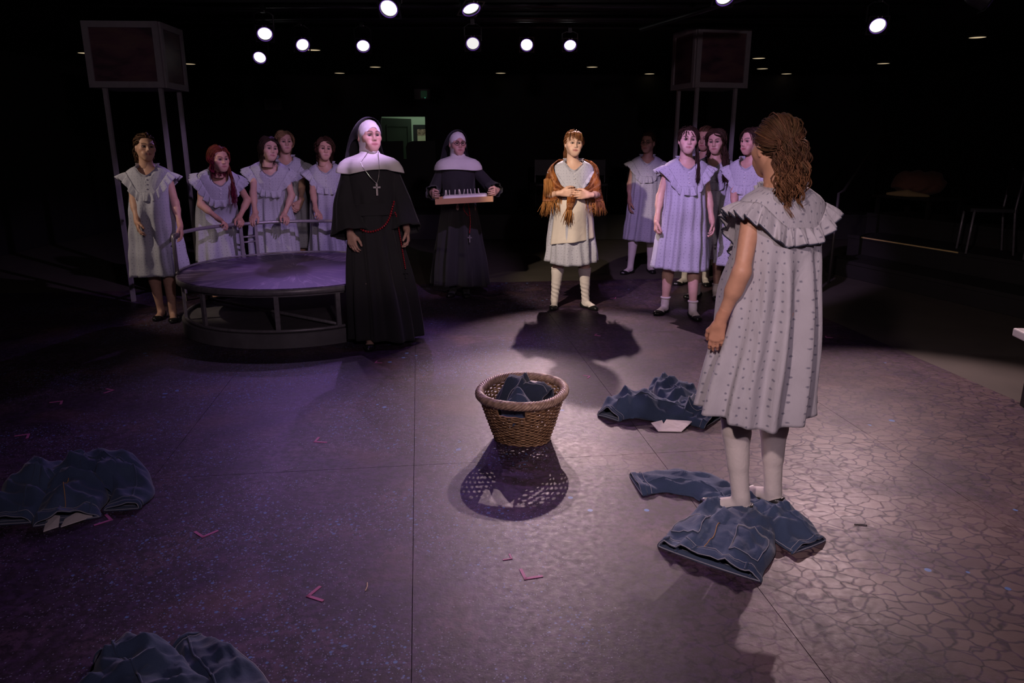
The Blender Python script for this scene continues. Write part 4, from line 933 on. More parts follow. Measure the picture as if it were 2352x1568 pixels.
p = Person('nun with spectacles carrying a cake on a tray', (-.545, 7.66, 0), -2, 1.635, (0, 0), (24, 2, 0), face=dict(w=1.08, jaw=1.12, skin=(.58, .33, .27)), skin=(.60, .38, .32), hcol=BROWN)
p.arms({'R': dict(w=p.L((-.79, 7.43, 1.06)), pole=A3(-.3, .9, -.6), d=p.Ld((.25, -.95, -.15)), n=p.Ld((1, .1, .1)), th=p.Ld((0, 0, 1)), curl=.55, tcurl=.9), 'L': dict(w=p.L((-.15, 7.43, 1.085)), pole=A3(.3, .9, -.6), d=p.Ld((-.25, -.95, -.15)), n=p.Ld((-1, .1, .1)), th=p.Ld((0, 0, 1)), curl=.55, tcurl=.9)})
p.legs((.07, -.07, 8), (-.07, -.05, -8)); p.body()
hb = p.dress(.115, M_HABIT, 9, .036, HABIT, 150, 60, 'habit', zlo=.95, dip=.0)
loft(p, 'cape', 1.445, 1.290, CAPE, M_WHITE, folds=5, amp=.008, wave=.006, seed=7)
sleeve(p, 'R', .054, .066, M_HABIT, hb, -.08, 3); sleeve(p, 'L', .054, .066, M_HABIT, hb, -.08, 4)
loft(p, 'sash', 1.05, .975, HABIT, M_HABIT, m=10, folds=3, amp=.004, grow=.012, seed=5)
for q in 'LR': p.sock(q, .30, cuff=False, mat=M_HABIT); p.shoe(q)
nun_head(p); spectacles(p, .022)
fr = lambda a, z, g=.02: p.W(p.ring(np.array([a]), np.array([z]), g, HABIT))[0]
beads([fr(T0+.50+.10*math.sin(u*PI), 1.0-.34*u, .03) for u in np.linspace(0, 1, 26)], .0062, 'rosary_strand', p.root)
beads([fr(T0+.50-.22*math.sin(u*PI), .99-.15*u, .03) for u in np.linspace(0, 1, 16)], .0062, 'rosary_loop', p.root)
cross(fr(T0+.50, .61, .03), .07, 'rosary_cross', p.root, M_DARKSTEEL)
# tray, cake, candles
M_CARD = plain('brown_cardboard', (.40, .22, .11), .8, var=.12, scale=6)
M_ICING = cloth('white_icing', (.80, .74, .70), .6, 30, .25)
M_CANDLE = plain('pale_wax', (.85, .78, .66), .5)
TZ = 1.012; TC = A3(-.455, 7.30, TZ); roll = R(-3.0); TR = Matrix.Rotation(roll, 3, 'Y')
t = thing('cake_tray', 'shallow brown cardboard tray held by the nun with spectacles', 'tray', TC); t.rotation_euler = (0, roll, 0)
MB().box((0, 0, -.024), (.55, .33, .006)).obj('tray_bottom', M_CARD, t)
for c, d in (((0, -.164, 0), (.55, .005, .052)), ((0, .164, 0), (.55, .005, .052)), ((-.273, 0, 0), (.005, .325, .052)), ((.273, 0, 0), (.005, .325, .052))): MB().box(c, d).obj('tray_side', M_CARD, t)
a = np.linspace(0, 2*PI, 72, endpoint=False)[None]; prof_c = [(.90, -.021), (1.0, -.018), (1.02, .0), (1.0, .020), (.985, .034), (.95, .041), (.5, .043), (.02, .043)]
def rrect(a, w_, d, e=7): c, s_ = np.cos(a), np.sin(a); return np.sign(c)*np.abs(c)**(2/e)*w_, np.sign(s_)*np.abs(s_)**(2/e)*d
P = np.stack([np.stack([rrect(a[0], .215*r_, .125*r_)[0], rrect(a[0], .215*r_, .125*r_)[1], z_+.002*np.sin(13*a[0])*(.5 if r_ < .9 else 1)], -1) for r_, z_ in prof_c])
ck = mobj('sheet_cake', grid_mesh('sheet_cake', P, True), M_ICING); ck.location = TC; ck.rotation_euler = (0, roll, 0); tag(ck, 'white iced rectangular cake on the cardboard tray', 'cake')
cm = MB().tube([(0, 0, -.012), (0, 0, .052)], .0035, 6).mesh('candle'); wk = MB().tube([(0, 0, .052), (0, 0, .058)], .0012, 4).mesh('wick')
rs = np.random.RandomState(3)
for i, fx in enumerate((-.19, -.175, -.145, -.095, -.055, -.04, -.01, .03, .065, .10, .13, .145)):
    o = mobj('candle', cm, M_CANDLE); o.location = Vector(TC)+TR @ Vector((fx, -.03+.05*rs.rand(), .044)); o.rotation_euler = (R(rs.normal()*4), roll+R(rs.normal()*6), 0)
    tag(o, 'thin pale unlit candle standing in the white cake', 'candle', 'candles in the cake'); mobj('wick', wk, M_BLACKMETAL, o)

# ------------------------------------------------------------------ woman in the shawl
p = Person('woman with fringe, brown shawl and cream apron, hands clasped at her belly', (.565, 7.01, 0), 0, 1.635, (-1, 0), (7, -1, 2), face=dict(skin=(.68, .45, .35), w=1.03, gaze=(.1, 0)), skin=(.66, .42, .32), hcol=AUB)
p.arms({'R': dict(w=p.L((.440, 6.74, 1.105)), pole=A3(-.55, .3, -.9), d=p.Ld((.92, -.25, .06)), n=p.Ld((.15, .9, -.3)), th=p.Ld((.1, 0, 1)), curl=.42),
        'L': dict(w=p.L((.690, 6.73, 1.090)), pole=A3(.55, .3, -.9), d=p.Ld((-.92, -.28, .0)), n=p.Ld((-.15, .9, -.3)), th=p.Ld((-.1, 0, 1)), curl=.42)})
p.legs((.145, -.02, 38), (-.155, .0, -8)); p.body(); gown(p, belly=.10, hem=.455, amp=.018, rf=dict(wid=.035, side=1.30, amp=.008))
for q in 'LR': p.sock(q, .40, slouch=.55, cuff=.006); p.shoe(q)
p.hair(AUB, 260, .15, .0052, curl=.008, cf=55, fringe=60, vol=.012, style='tied', gather=(0, .10, -.03), short=.5)
# apron
ap = np.linspace(-1, 1, 60)[None]; t_ = np.linspace(0, 1, 44)[:, None]; a = 1.5*PI+ap*(.95+.15*t_); zb = .665+.035*ap; z = 1.085+(zb-1.085)*t_
P = p.ring(a, z, .016, PROFILE, 2.3); g = .012*t_*np.sin(7*ap+1.5*t_)+.006*t_*np.sin(13*ap+2); P[..., 1] -= g
o = mobj('apron', grid_mesh('apron', p.W(P)), M_APRON, p.root); s_ = o.modifiers.new('thickness', 'SOLIDIFY'); s_.thickness = .0025
# shawl
def shawl_mat():
    t = NT('brown_plaid_shawl'); uv = t.n('ShaderNodeUVMap').outputs[0]; s3 = t.n('ShaderNodeSeparateXYZ'); t.l(uv, s3.inputs[0])
    def band(o, f, lo): return t.ramp(t.math('FRACT', t.math('MULTIPLY', o, f)), [(lo-.04, (0, 0, 0)), (lo+.04, (1, 1, 1))])
    n_ = t.noise(uv, 45, 4)
    c = t.mix(band(s3.outputs[0], 6.5, .5), (.30, .105, .028), (.10, .030, .015)); c = t.mix(t.math('MULTIPLY', band(s3.outputs[1], 9, .6), .8), c, (.40, .19, .10))
    c = t.mix(t.ramp(n_, [(.45, (0, 0, 0)), (.6, (1, 1, 1))]), c, (.22, .07, .02)); t.base(c); t.set(Roughness=.9); t.b.inputs['Specular IOR Level'].default_value = .1; t.bump(t.noise(uv, 150, 3), .5, .01); return t.m
M_SHAWL = shawl_mat(); M_FRINGE = plain('rust_fringe_yarn', (.34, .14, .035), .9, var=.45, scale=60)
SHTAB = np.array([(1.43, .085, .06, .085), (1.39, .145, .085, .105), (1.35, .195, .11, .125), (1.30, .225, .140, .14), (1.2, .250, .180, .15), (1.05, .272, .195, .16), (.9, .280, .20, .17)])
n, m = 150, 36; f = np.linspace(0, 1, n)[None]; t_ = np.linspace(0, 1, m)[:, None]; eps = .10; a = 1.5*PI+eps+(2*PI-2*eps)*f
fd = np.abs(2*f-1)        # 1 at the front edges, 0 at the back
ztop = 1.405-.02*sstep(.3, .6, fd)-.24*sstep(.60, 1.0, fd); zbot = 1.00+.03*np.sin(9*f)+.06*sstep(.75, 1, fd)
z = ztop+(zbot-ztop)*t_; P = p.ring(a+0*z, z, .0, SHTAB, 2.4, .04); r = P[..., :2]/np.linalg.norm(P[..., :2], axis=-1, keepdims=True)
P[..., :2] += r*(.008*np.sin(7*a+5*z*3)+.010*np.sin(t_*9+3*np.sin(3*a))*sstep(.3, .9, fd)+.012*(1-t_)*sstep(.2, .5, fd))[..., None]
sh = mobj('shawl', grid_mesh('shawl', p.W(P), False, np.stack([f*1.6+0*t_, t_*.42+0*f], -1)), M_SHAWL, p.root); s_ = sh.modifiers.new('thickness', 'SOLIDIFY'); s_.thickness = .004; s_.offset = 1
rs = np.random.RandomState(8); b = MB(); bot = p.W(P)[-1]
for i in range(0, n):
    for k in range(2):
        q = bot[i]+rs.normal(size=3)*.004; L_ = .09+.05*rs.rand(); d = rs.normal(size=3)*.012
        b.tube([q, q+A3(d[0], d[1], -L_*.5), q+A3(d[0]*1.8+rs.normal()*.006, d[1]*1.8, -L_)], [.0026, .0024, .0014], 4)
o = b.obj('fringe', M_FRINGE, sh, True); o['kind'] = 'stuff'
# a bunch of fringe thrown over her right arm, and the hanging tail
b = MB()
for i in range(90):
    u = rs.rand(); q = p.W(p.ring(np.array([1.5*PI-.75-.55*u]), np.array([1.235-.02*rs.rand()]), .03+.012*rs.rand(), SHTAB, 2.4, .04))[0]; L_ = .11+.05*rs.rand(); d = A3(.02-.03*rs.rand(), -.015, 0)
    b.tube([q, q+d*.6+A3(0, -.008, -L_*.5), q+d+A3(0, -.004, -L_)], [.003, .003, .0015], 4)
o = b.obj('fringe_bunch', M_FRINGE, sh, True); o['kind'] = 'stuff'
u = np.linspace(0, 1, 16)[:, None]; q = np.linspace(0, 2*PI, 24, endpoint=False)[None]
cx = -.03-.015*u; cz = 1.17-.20*u; cy = -.245-.028*np.sin(u*PI)-.02*u; rx = .030+.012*np.sin(u*PI)-.006*u; ry = .016
P = np.stack([cx+rx*np.cos(q)*(1+.15*np.sin(3*q+4*u)), cy+ry*np.sin(q)*(1+.2*np.sin(5*q)), cz+0*q], -1)
mobj('shawl_tail', grid_mesh('shawl_tail', P, True, np.stack([q*.05+0*u, u*.25+0*q], -1)), M_SHAWL, sh)
b = MB()
for i in range(60):
    x0 = A3(-.045+.05*(rs.rand()-.5), -.262+.02*(rs.rand()-.5), .985+.03*rs.rand()); L_ = .09+.09*rs.rand(); d = rs.normal(size=3)*.012
    b.tube([x0, x0+A3(d[0]-.004, d[1], -L_*.5), x0+A3(d[0]*1.5-.012, d[1], -L_)], [.003, .003, .0015], 4)
o = b.obj('tail_fringe', M_FRINGE, sh, True); o['kind'] = 'stuff'
# ------------------------------------------------------------------ round platform with railing
def gp(x, y, z=0.0):
    "floor point seen at a photograph pixel, for laying things out on the stage"
    u, v = (x-1176)/FPX, (784-y)/FPX; d = A3(u, math.cos(PITCH)+v*math.sin(PITCH), -math.sin(PITCH)+v*math.cos(PITCH)); s = (z-CAM_H)/d[2]
    return A3(d[0]*s, d[1]*s, z)
def platform_top():
    t = NT('violet_painted_wood'); tc = t.n('ShaderNodeTexCoord').outputs['Object']; s3 = t.n('ShaderNodeSeparateXYZ'); t.l(tc, s3.inputs[0])
    an = t.math('ARCTAN2', s3.outputs[1], s3.outputs[0]); ra = t.math('SQRT', t.math('ADD', t.math('POWER', s3.outputs[0], 2.0), t.math('POWER', s3.outputs[1], 2.0)))
    cm = t.n('ShaderNodeCombineXYZ'); t.l(t.math('MULTIPLY', an, 7.0), cm.inputs[0]); t.l(t.math('MULTIPLY', ra, 1.6), cm.inputs[1])
    st = t.noise(cm.outputs[0], 2.2, 5, .6, .8); sw = t.noise(tc, 2.2, 3)
    f = t.math('MULTIPLY', t.ramp(st, [(.50, (0, 0, 0)), (.72, (1, 1, 1))]), t.ramp(sw, [(.42, (.05, .05, .05)), (.66, (1, 1, 1))]))
    t.base(t.mix(f, (.085, .048, .13), (.50, .40, .54))); t.set(Roughness=t.math('SUBTRACT', .5, t.math('MULTIPLY', f, .12))); return t.m
PC = (-1.915, 6.46, 0); PR = .95
pl = thing('round_platform', 'round violet-topped platform with curved metal railing', 'platform', PC)
def ringtube(r, z, rad, a0=0, a1=360, n=72, nn=8):
    cl = (a1-a0) >= 360; ang_ = np.radians(np.linspace(a0, a1, n+1)); pts = [(r*math.cos(q), r*math.sin(q), z) for q in ang_]
    return MB().tube(pts[:-1] if cl else pts, rad, nn, closed=cl)
M_BASE = plain('black_painted_skirting', (.13, .12, .13), .5, var=.4, scale=9)
MB().lathe([(PR-.04, 0), (PR, .002), (PR, .112), (PR-.005, .118), (PR-.03, .118), (.01, .118)], 96, cap1=True).obj('base', M_BASE, pl, True).modifiers.new('edges', 'EDGE_SPLIT')
ringtube(PR-.03, .134, .0135, n=96).obj('lower_ring', M_DARKSTEEL, pl, True)
o = MB().lathe([(.01, .425), (PR-.02, .425), (PR+.002, .428), (PR+.004, .466), (PR-.002, .472), (.3, .472), (.005, .472)], 128, cap1=True).obj('deck', platform_top(), pl, True); o.modifiers.new('edges', 'EDGE_SPLIT')
MB().lathe([(PR+.004, .420), (PR+.012, .424), (PR+.012, .462), (PR+.004, .466)], 128).obj('rim_band', M_DARKSTEEL, pl, True)
ringtube(PR-.03, .410, .012, n=96).obj('upper_ring', M_DARKSTEEL, pl, True)
for d in (210, 277, 306, 350, 30, 75, 120, 165, 236):
    q = R(d); x, y = (PR-.03)*math.cos(q), (PR-.03)*math.sin(q); MB().box((x, y, .272), (.036, .022, .276), Matrix.Rotation(q+PI/2, 3, 'Z')).obj('post', M_DARKSTEEL, pl)
for d0, d1 in ((165, 75), (75, 350), (165, 306)):
    a_ = A3((PR-.05)*math.cos(R(d0)), (PR-.05)*math.sin(R(d0)), .15); b_ = A3((PR-.05)*math.cos(R(d1)), (PR-.05)*math.sin(R(d1)), .15); MB().tube([a_, b_], .014, 8).obj('cross_bar', M_DARKSTEEL, pl, True)
pts = [(.95*math.cos(R(d)), .95*math.sin(R(d)), .79) for d in np.linspace(196, 28, 60)]
e0, e1 = pts[0], pts[-1]
mk_ = lambda e_: [(e_[0]*1.004, e_[1]*1.004, .46), (e_[0]*1.004, e_[1]*1.004, .765)]
MB().tube(mk_(e0)+pts+mk_(e1)[::-1], .0165, 10).obj('handrail', M_GREYMETAL, pl, True)
for d in (136, 127, 62): q = R(d); MB().box((.95*math.cos(q), .95*math.sin(q), .62), (.03, .024, .32), Matrix.Rotation(q+PI/2, 3, 'Z')).obj('rail_post', M_GREYMETAL, pl)
for z in (.665, .615): MB().tube([(.95*math.cos(R(136)), .95*math.sin(R(136)), z), (.95*math.cos(R(127)), .95*math.sin(R(127)), z)], .009, 8).obj('rung', M_GREYMETAL, pl, True)
MB().tube([(.95*math.cos(R(d)), .95*math.sin(R(d)), .485) for d in np.linspace(200, 20, 50)], .010, 8).obj('toe_rail', M_DARKSTEEL, pl, True)

# ------------------------------------------------------------------ picture towers
def sky_panel(name, seed):
    t = NT(name); tc = t.n('ShaderNodeTexCoord').outputs['Object']; mp = t.n('ShaderNodeMapping'); mp.inputs['Scale'].default_value = (1, 1, 3.2); mp.inputs['Location'].default_value = (seed, seed*2, 0); t.l(tc, mp.inputs[0])
    n_ = t.noise(mp.outputs[0], 2.4, 5, .55, .7); t.base(t.ramp(n_, [(.3, (.025, .014, .022)), (.48, (.085, .035, .05)), (.62, (.11, .06, .055)), (.75, (.05, .03, .05))])); t.set(Roughness=.45); return t.m
def tower(label, corner, rz, w_, d_, zb, zt, seed):
    "corner = near corner on the floor; the box runs w_ along local x and d_ along local y"
    t = thing('picture_tower', label, 'tower', (corner[0], corner[1], 0), rz); h = zt-zb; fw = .055
    sx = 1 if w_ > 0 else -1; W_ = abs(w_)
    mp = sky_panel('painted_sunset_cloth_%d' % seed, seed)
    def face(P0, U, n_, L_):
        U = Vector(U); n_ = Vector(n_); P0 = Vector(P0)
        fr = thing('frame', None, None); fr.parent = t; 
        rot = Matrix((U, n_, Vector((0, 0, 1)))).transposed()
        c = P0+U*L_/2
        for dz in (zb+fw/2, zt-fw/2): MB().box(c+Vector((0, 0, dz)), (L_, .03, fw), rot).obj('frame_rail', M_FRAMEGREY, fr)
        for du in (fw/2, L_-fw/2): MB().box(P0+U*du+Vector((0, 0, (zb+zt)/2)), (fw, .03, h-2*fw), rot).obj('frame_stile', M_FRAMEGREY, fr)
        MB().box(c-n_*.006+Vector((0, 0, (zb+zt)/2)), (L_-2*fw, .006, h-2*fw), rot).obj('sky_panel', mp, fr)
    face((0, 0, 0), (sx, 0, 0), (0, -1, 0), W_); face((0, d_, 0), (sx, 0, 0), (0, 1, 0), W_)
    face((0, .015, 0), (0, 1, 0), (-sx, 0, 0), d_-.03); face((sx*W_, .015, 0), (0, 1, 0), (sx, 0, 0), d_-.03)
    MB().box((sx*W_/2, d_/2, zt-.01), (W_-.03, d_-.03, .012)).obj('lid', M_FRAMEGREY, t)
    MB().box((sx*W_/2, d_/2, zb+.01), (W_-.03, d_-.03, .012)).obj('underside', M_FRAMEGREY, t)
    i = .06
    for x, y in ((i, .05), (W_-.11, .05), (i, d_-.08)): MB().box((sx*x, y, zb/2), (.036, .036, zb)).obj('post', M_FRAMEGREY, t)
tower('tall picture tower at left, grey-framed painted panels on thin posts', (-3.235, 7.28), R(3), -.68, .58, 2.035, 2.61, 1)
tower('tall picture tower at right, grey-framed dark sunset panels on thin posts', (2.00, 8.56), R(14), .64, .58, 2.125, 2.745, 5)

# ------------------------------------------------------------------ wicker basket
def wicker(name, c0, c1):
    t = NT(name); tc = t.n('ShaderNodeTexCoord').outputs['Object']; n_ = t.noise(tc, 38, 3); t.base(t.ramp(n_, [(.3, c0), (.55, c1), (.75, tuple(min(1, x*1.35) for x in c1))])); t.set(Roughness=.5); return t.m
M_WICK = wicker('brown_wicker', (.16, .082, .040), (.37, .22, .11)); M_RIM = wicker('rim_wicker', (.20, .12, .085), (.42, .28, .20))
BK = A3(.055, 3.735, 0); bk = thing('wicker_basket', 'oval brown wicker laundry basket with twisted rim', 'basket', BK, R(-15))
BH = .262
def bell(a, z):      # oval flaring wall
    u = z/BH; rx = .142+(.220-.142)*u**.9; ry = .112+(.250-.112)*u**.9; e_ = 2.25
    c, s_ = np.cos(a), np.sin(a); return np.sign(c)*np.abs(c)**(2/e_)*rx, np.sign(s_)*np.abs(s_)**(2/e_)*ry
NS = 44; HOLE = ((1.5*PI, .30), (.5*PI, .30))
def inhole(a, z):
    return z > BH-.062 and z < BH-.012 and any(abs((a-c+PI) % (2*PI)-PI) < w_ for c, w_ in HOLE)
b = MB()
for i in range(NS):
    a = 2*PI*i/NS; top = BH-.062 if inhole(a, BH-.03) else BH
    b.tube([(*bell(np.array(a), np.array(z)), z) for z in np.linspace(.004, top, 9)], .0042, 5)
o = b.obj('stakes', M_WICK, bk, True); o['kind'] = 'stuff'
b = MB(); rows = 27; na = 176
for k in range(rows):
    z0 = .010+(BH-.018)*k/(rows-1); run = []
    for i in range(na+1):
        a = 2*PI*i/na; z = z0+.0012*math.sin(5*a+k*1.7)+.0008*math.sin(11*a+k); ph = NS/2*a+(PI if k % 2 else 0); off = .0048*math.sin(ph)
        if inhole(a, z0):
            if len(run) > 2: b.tube(run, .0043, 5)
            run = []; continue
        x, y = bell(np.array(a), np.array(z)); r_ = math.hypot(x, y); run.append((x*(1+off/r_), y*(1+off/r_), z))
    if len(run) > 2: b.tube(run, .0043, 5)
o = b.obj('weavers', M_WICK, bk, True); o['kind'] = 'stuff'
for c, w_ in HOLE:       # wrapped posts beside the hand holes
    for sg in (-1, 1):
        a = c+sg*(w_+.03); MB().tube([(*bell(np.array(a), np.array(z)), z) for z in np.linspace(BH-.075, BH, 5)], .0075, 6).obj('handle_post', M_WICK, bk, True)
for k in range(7):       # twisted rim
    ph = 2*PI*k/7; pts = []
    for i in range(120):
        a = 2*PI*i/120; x, y = bell(np.array(a), np.array(BH)); r_ = math.hypot(x, y); q = ph+a*11; pts.append((x*(1+.0175*math.cos(q)/r_), y*(1+.0175*math.cos(q)/r_), BH+.010+.0165*math.sin(q)))
    MB().tube(pts, .0082, 6, closed=True).obj('rim_strand', M_RIM, bk, True)
pts = []
for i in range(100): a = 2*PI*i/100; x, y = bell(np.array(a), np.array(.008)); pts.append((x*1.02, y*1.02, .008+.003*math.sin(a*22)))
MB().tube(pts, .0065, 6, closed=True).obj('foot_strand', M_WICK, bk, True)
b = MB(); 
for i in range(19):
    x = -.13+.26*i/18; h_ = .108*math.sqrt(max(.02, 1-(x/.142)**2)); b.tube([(x, -h_, .006), (x, h_, .006)], .0068, 5)
o = b.obj('bottom', M_WICK, bk, True); o['kind'] = 'stuff'

# ------------------------------------------------------------------ jeans
def denim(name, c0, c1):
    t = NT(name); tc = t.n('ShaderNodeTexCoord').outputs['Object']; n_ = t.noise(tc, 5, 4); w_ = t.n('ShaderNodeTexWave', wave_type='BANDS', bands_direction='DIAGONAL'); w_.inputs['Scale'].default_value = 260; t.l(tc, w_.inputs['Vector'])
    fine = t.noise(tc, 300, 2); c = t.mix(t.ramp(n_, [(.35, (0, 0, 0)), (.7, (1, 1, 1))]), c0, c1); c = t.mix(t.math('MULTIPLY', fine, .35), c, tuple(x*1.6 for x in c1)); t.base(c); t.set(Roughness=.85)
    t.b.inputs['Specular IOR Level'].default_value = .15; t.b.inputs['Sheen Weight'].default_value = .2; t.bump(t.noise(tc, 60, 4), .25, .006); return t.m
M_DENIM = denim('blue_denim', (.027, .042, .088), (.055, .081, .146)); M_DENIMD = denim('dark_denim', (.018, .024, .042), (.035, .048, .080)); M_DENIMIN = plain('denim_inside', (.22, .24, .28), .85, var=.15, scale=40)
M_STITCH = plain('pale_stitching', (.30, .30, .36), .8); M_ORANGE = plain('tan_stitching', (.40, .22, .09), .8); M_POCKETING = cloth('white_pocket_lining', (.66, .60, .60), .85)
def smooth_path(pts, n):
    P = np.array(pts, float); k = len(P); t = np.linspace(0, k-1, n); out = np.zeros((n, P.shape[1]))
    for j in range(P.shape[1]):
        for i, x in enumerate(t):
            a = min(int(x), k-2); f = x-a; p0, p1, p2, p3 = P[max(a-1, 0)][j], P[a][j], P[a+1][j], P[min(a+2, k-1)][j]
            out[i, j] = .5*(2*p1+(p2-p0)*f+(2*p0-5*p1+4*p2-p3)*f*f+(3*p1-p0-3*p2+p3)*f**3)
    return out
def fabric_tube(name, path, parent, mat, n=54, m=64, wr=.010, seed=0, ridge=.35, zmin=.003, hollow=True, lip=.35):
    """path rows: x, y, z base, half width, height, tilt.  A slack cloth tube lying along the path, its upper
    side thrown into folds, its ends open."""
    C = smooth_path(path, m); rs = np.random.RandomState(seed); T = np.gradient(C[:, :2], axis=0); T /= np.linalg.norm(T, axis=1, keepdims=True); S_ = np.stack([T[:, 1], -T[:, 0]], -1)
    q = np.linspace(0, 2*PI, n, endpoint=False)[None]; u = np.linspace(0, 1, m)[:, None]; hw = C[:, 3:4]; hh = C[:, 4:5]; tilt = C[:, 5:6]
    cs = np.sign(np.cos(q))*np.abs(np.cos(q))**.75*hw; sn = np.sign(np.sin(q))*np.abs(np.sin(q))**.8
    L_ = np.concatenate([[0], np.cumsum(np.linalg.norm(np.diff(C[:, :2], axis=0), axis=1))])[:, None]
    X = C[:, 0:1]+S_[:, 0:1]*cs; Y = C[:, 1:2]+S_[:, 1:2]*cs
    P3 = np.stack([X, Y, 0*X], -1); f1 = np.zeros_like(X)
    for i in range(6):
        k = rs.normal(size=2); k /= np.linalg.norm(k); fr = 16+26*rs.rand(); w1 = np.sin(fr*(X*k[0]+Y*k[1])+2.2*np.sin(7*(X*k[1]-Y*k[0])+rs.rand()*6)+rs.rand()*6); f1 = f1+(1-np.abs(w1))**1.5*(1, .8, .6, .5, .4, .4)[i]
    f1 = f1/1.6-.55
    up = (sn > 0)*np.abs(sn); Z = C[:, 2:3]+np.where(sn > 0, sn*hh*(1+ridge*f1)+wr*f1*up, .12*hh*sn)+tilt*(cs/np.maximum(hw, .01))
    X = X+S_[:, 0:1]*wr*.7*np.sin(30*L_+q*2+rs.rand()*6); Y = Y+S_[:, 1:2]*wr*.7*np.sin(26*L_+q+rs.rand()*6)
    Z = np.maximum(Z, zmin+.0015*(1-up)); P = np.stack([X, Y, Z], -1)
    o = mobj(name, grid_mesh(name, P, True), mat, parent); s_ = o.modifiers.new('thickness', 'SOLIDIFY'); s_.thickness = .003; s_.offset = -1
    return o, P
def edge_loop(P, row, name, parent, mat, r=.003, rng=None, lift=.002):
    ring = P[row]; idx = range(len(ring)) if rng is None else rng; pts = [tuple(ring[i % len(ring)]+A3(0, 0, lift)) for i in idx]
    return MB().tube(pts, r, 5, closed=rng is None).obj(name, mat, parent, True)
def run_seam(P, col, name, parent, mat, r=.0022, lift=.0022, a=0, b=None, bump_=True):
    pts = [tuple(P[i, col]+A3(0, 0, lift)) for i in range(a, b or P.shape[0])]; return MB().tube(pts, r, 5).obj(name, mat, parent, True)
def band(P, r0, r1, name, parent, mat, off=.0035):
    "a strip of double cloth over rows r0..r1 (waistband, hem)"
    Q = P[r0:r1].copy(); c = Q.mean(1, keepdims=True); d = Q-c; d /= np.maximum(np.linalg.norm(d, axis=2, keepdims=True), 1e-6); Q = Q+d*off; Q[..., 2] = np.maximum(Q[..., 2], .0015)
    o = mobj(name, grid_mesh(name, Q, True), mat, parent); s_ = o.modifiers.new('thickness', 'SOLIDIFY'); s_.thickness = .003; s_.offset = 1; return o
def patch(P, r0, r1, c0, c1, name, parent, mat, off=.004):
    Q = P[r0:r1, c0:c1].copy(); Q[..., 2] += off; o = mobj(name, grid_mesh(name, Q), mat, parent); s_ = o.modifiers.new('thickness', 'SOLIDIFY'); s_.thickness = .003; s_.offset = 0
    e_ = [tuple(x+A3(0, 0, .0035)) for x in list(Q[0])+list(Q[1:, -1])+list(Q[-1, ::-1][1:])+list(Q[::-1, 0][1:-1])]; MB().tube(e_, .0016, 4, closed=True).obj('pocket_stitching', M_STITCH, o, True); return o
def rug(pts, zz=0): return [tuple(gp(x, y, z)[:2])+(zb, w_, h_, tl) for x, y, z, zb, w_, h_, tl in pts]
def jeans(label, legs, hip, seed, mat=None, loc=None):
    mat = mat or M_DENIM; j = thing('jeans', label, 'jeans', (0, 0, 0))
    out = []
    for k, lg in enumerate(legs):
        o, P = fabric_tube('leg', lg, j, mat, seed=seed+k); band(P, 60, 64, 'hem', o, mat); edge_loop(P, 63, 'hem_stitching', o, M_STITCH, .0022); edge_loop(P, 58, 'hem_stitching', o, M_STITCH, .0014, lift=.0035)
        run_seam(P, 2, 'side_seam', o, M_STITCH, .0018, b=62); run_seam(P, 15, 'leg_seam', o, mat, .004, .001, b=62); out.append(P)
    o, P = fabric_tube('seat', hip, j, mat, seed=seed+9, wr=.012); band(P, 56, 64, 'waistband', o, mat); edge_loop(P, 63, 'waist_stitching', o, M_STITCH, .0026); edge_loop(P, 55, 'waist_stitching', o, M_STITCH, .0014, lift=.004)
    for c in (5, 12, 20, 33, 45): 
        q = [tuple(P[i, c]+A3(0, 0, .006)) for i in range(55, 64)]; MB().tube(q, .0055, 5).obj('belt_loop', mat, o, True)
    run_seam(P, 13, 'fly_seam', o, M_ORANGE, .0018, .003, 30, 56)
    return j, out, P

# the pair the nearest girl stands on
j, _, P = jeans('blue jeans spread flat under the nearest girl, waistband towards the camera',
 [rug([(1720, 1185, 0, .0, .10, .040, 0), (1690, 1165, 0, 0, .105, .045, .01), (1620, 1128, 0, 0, .100, .050, .012), (1540, 1112, 0, 0, .095, .045, .01), (1460, 1116, 0, 0, .098, .026, 0)]),
  rug([(1690, 1210, 0, .0, .10, .04, 0), (1745, 1195, 0, 0, .11, .07, .01), (1795, 1215, 0, 0, .105, .085, 0), (1830, 1240, 0, 0, .100, .055, 0), (1862, 1258, 0, 0, .095, .028, 0)])],
 rug([(1705, 1175, 0, 0, .14, .05, 0), (1690, 1205, 0, 0, .17, .075, 0), (1665, 1245, 0, 0, .19, .075, 0), (1640, 1275, 0, 0, .20, .060, .0), (1620, 1296, 0, 0, .205, .042, 0)]), 21)
seat = [c for c in j.children if c.name.startswith('seat')][0]
patch(P, 28, 48, 4, 12, 'pocket', seat, M_DENIM); patch(P, 30, 50, 15, 23, 'pocket', seat, M_DENIM)
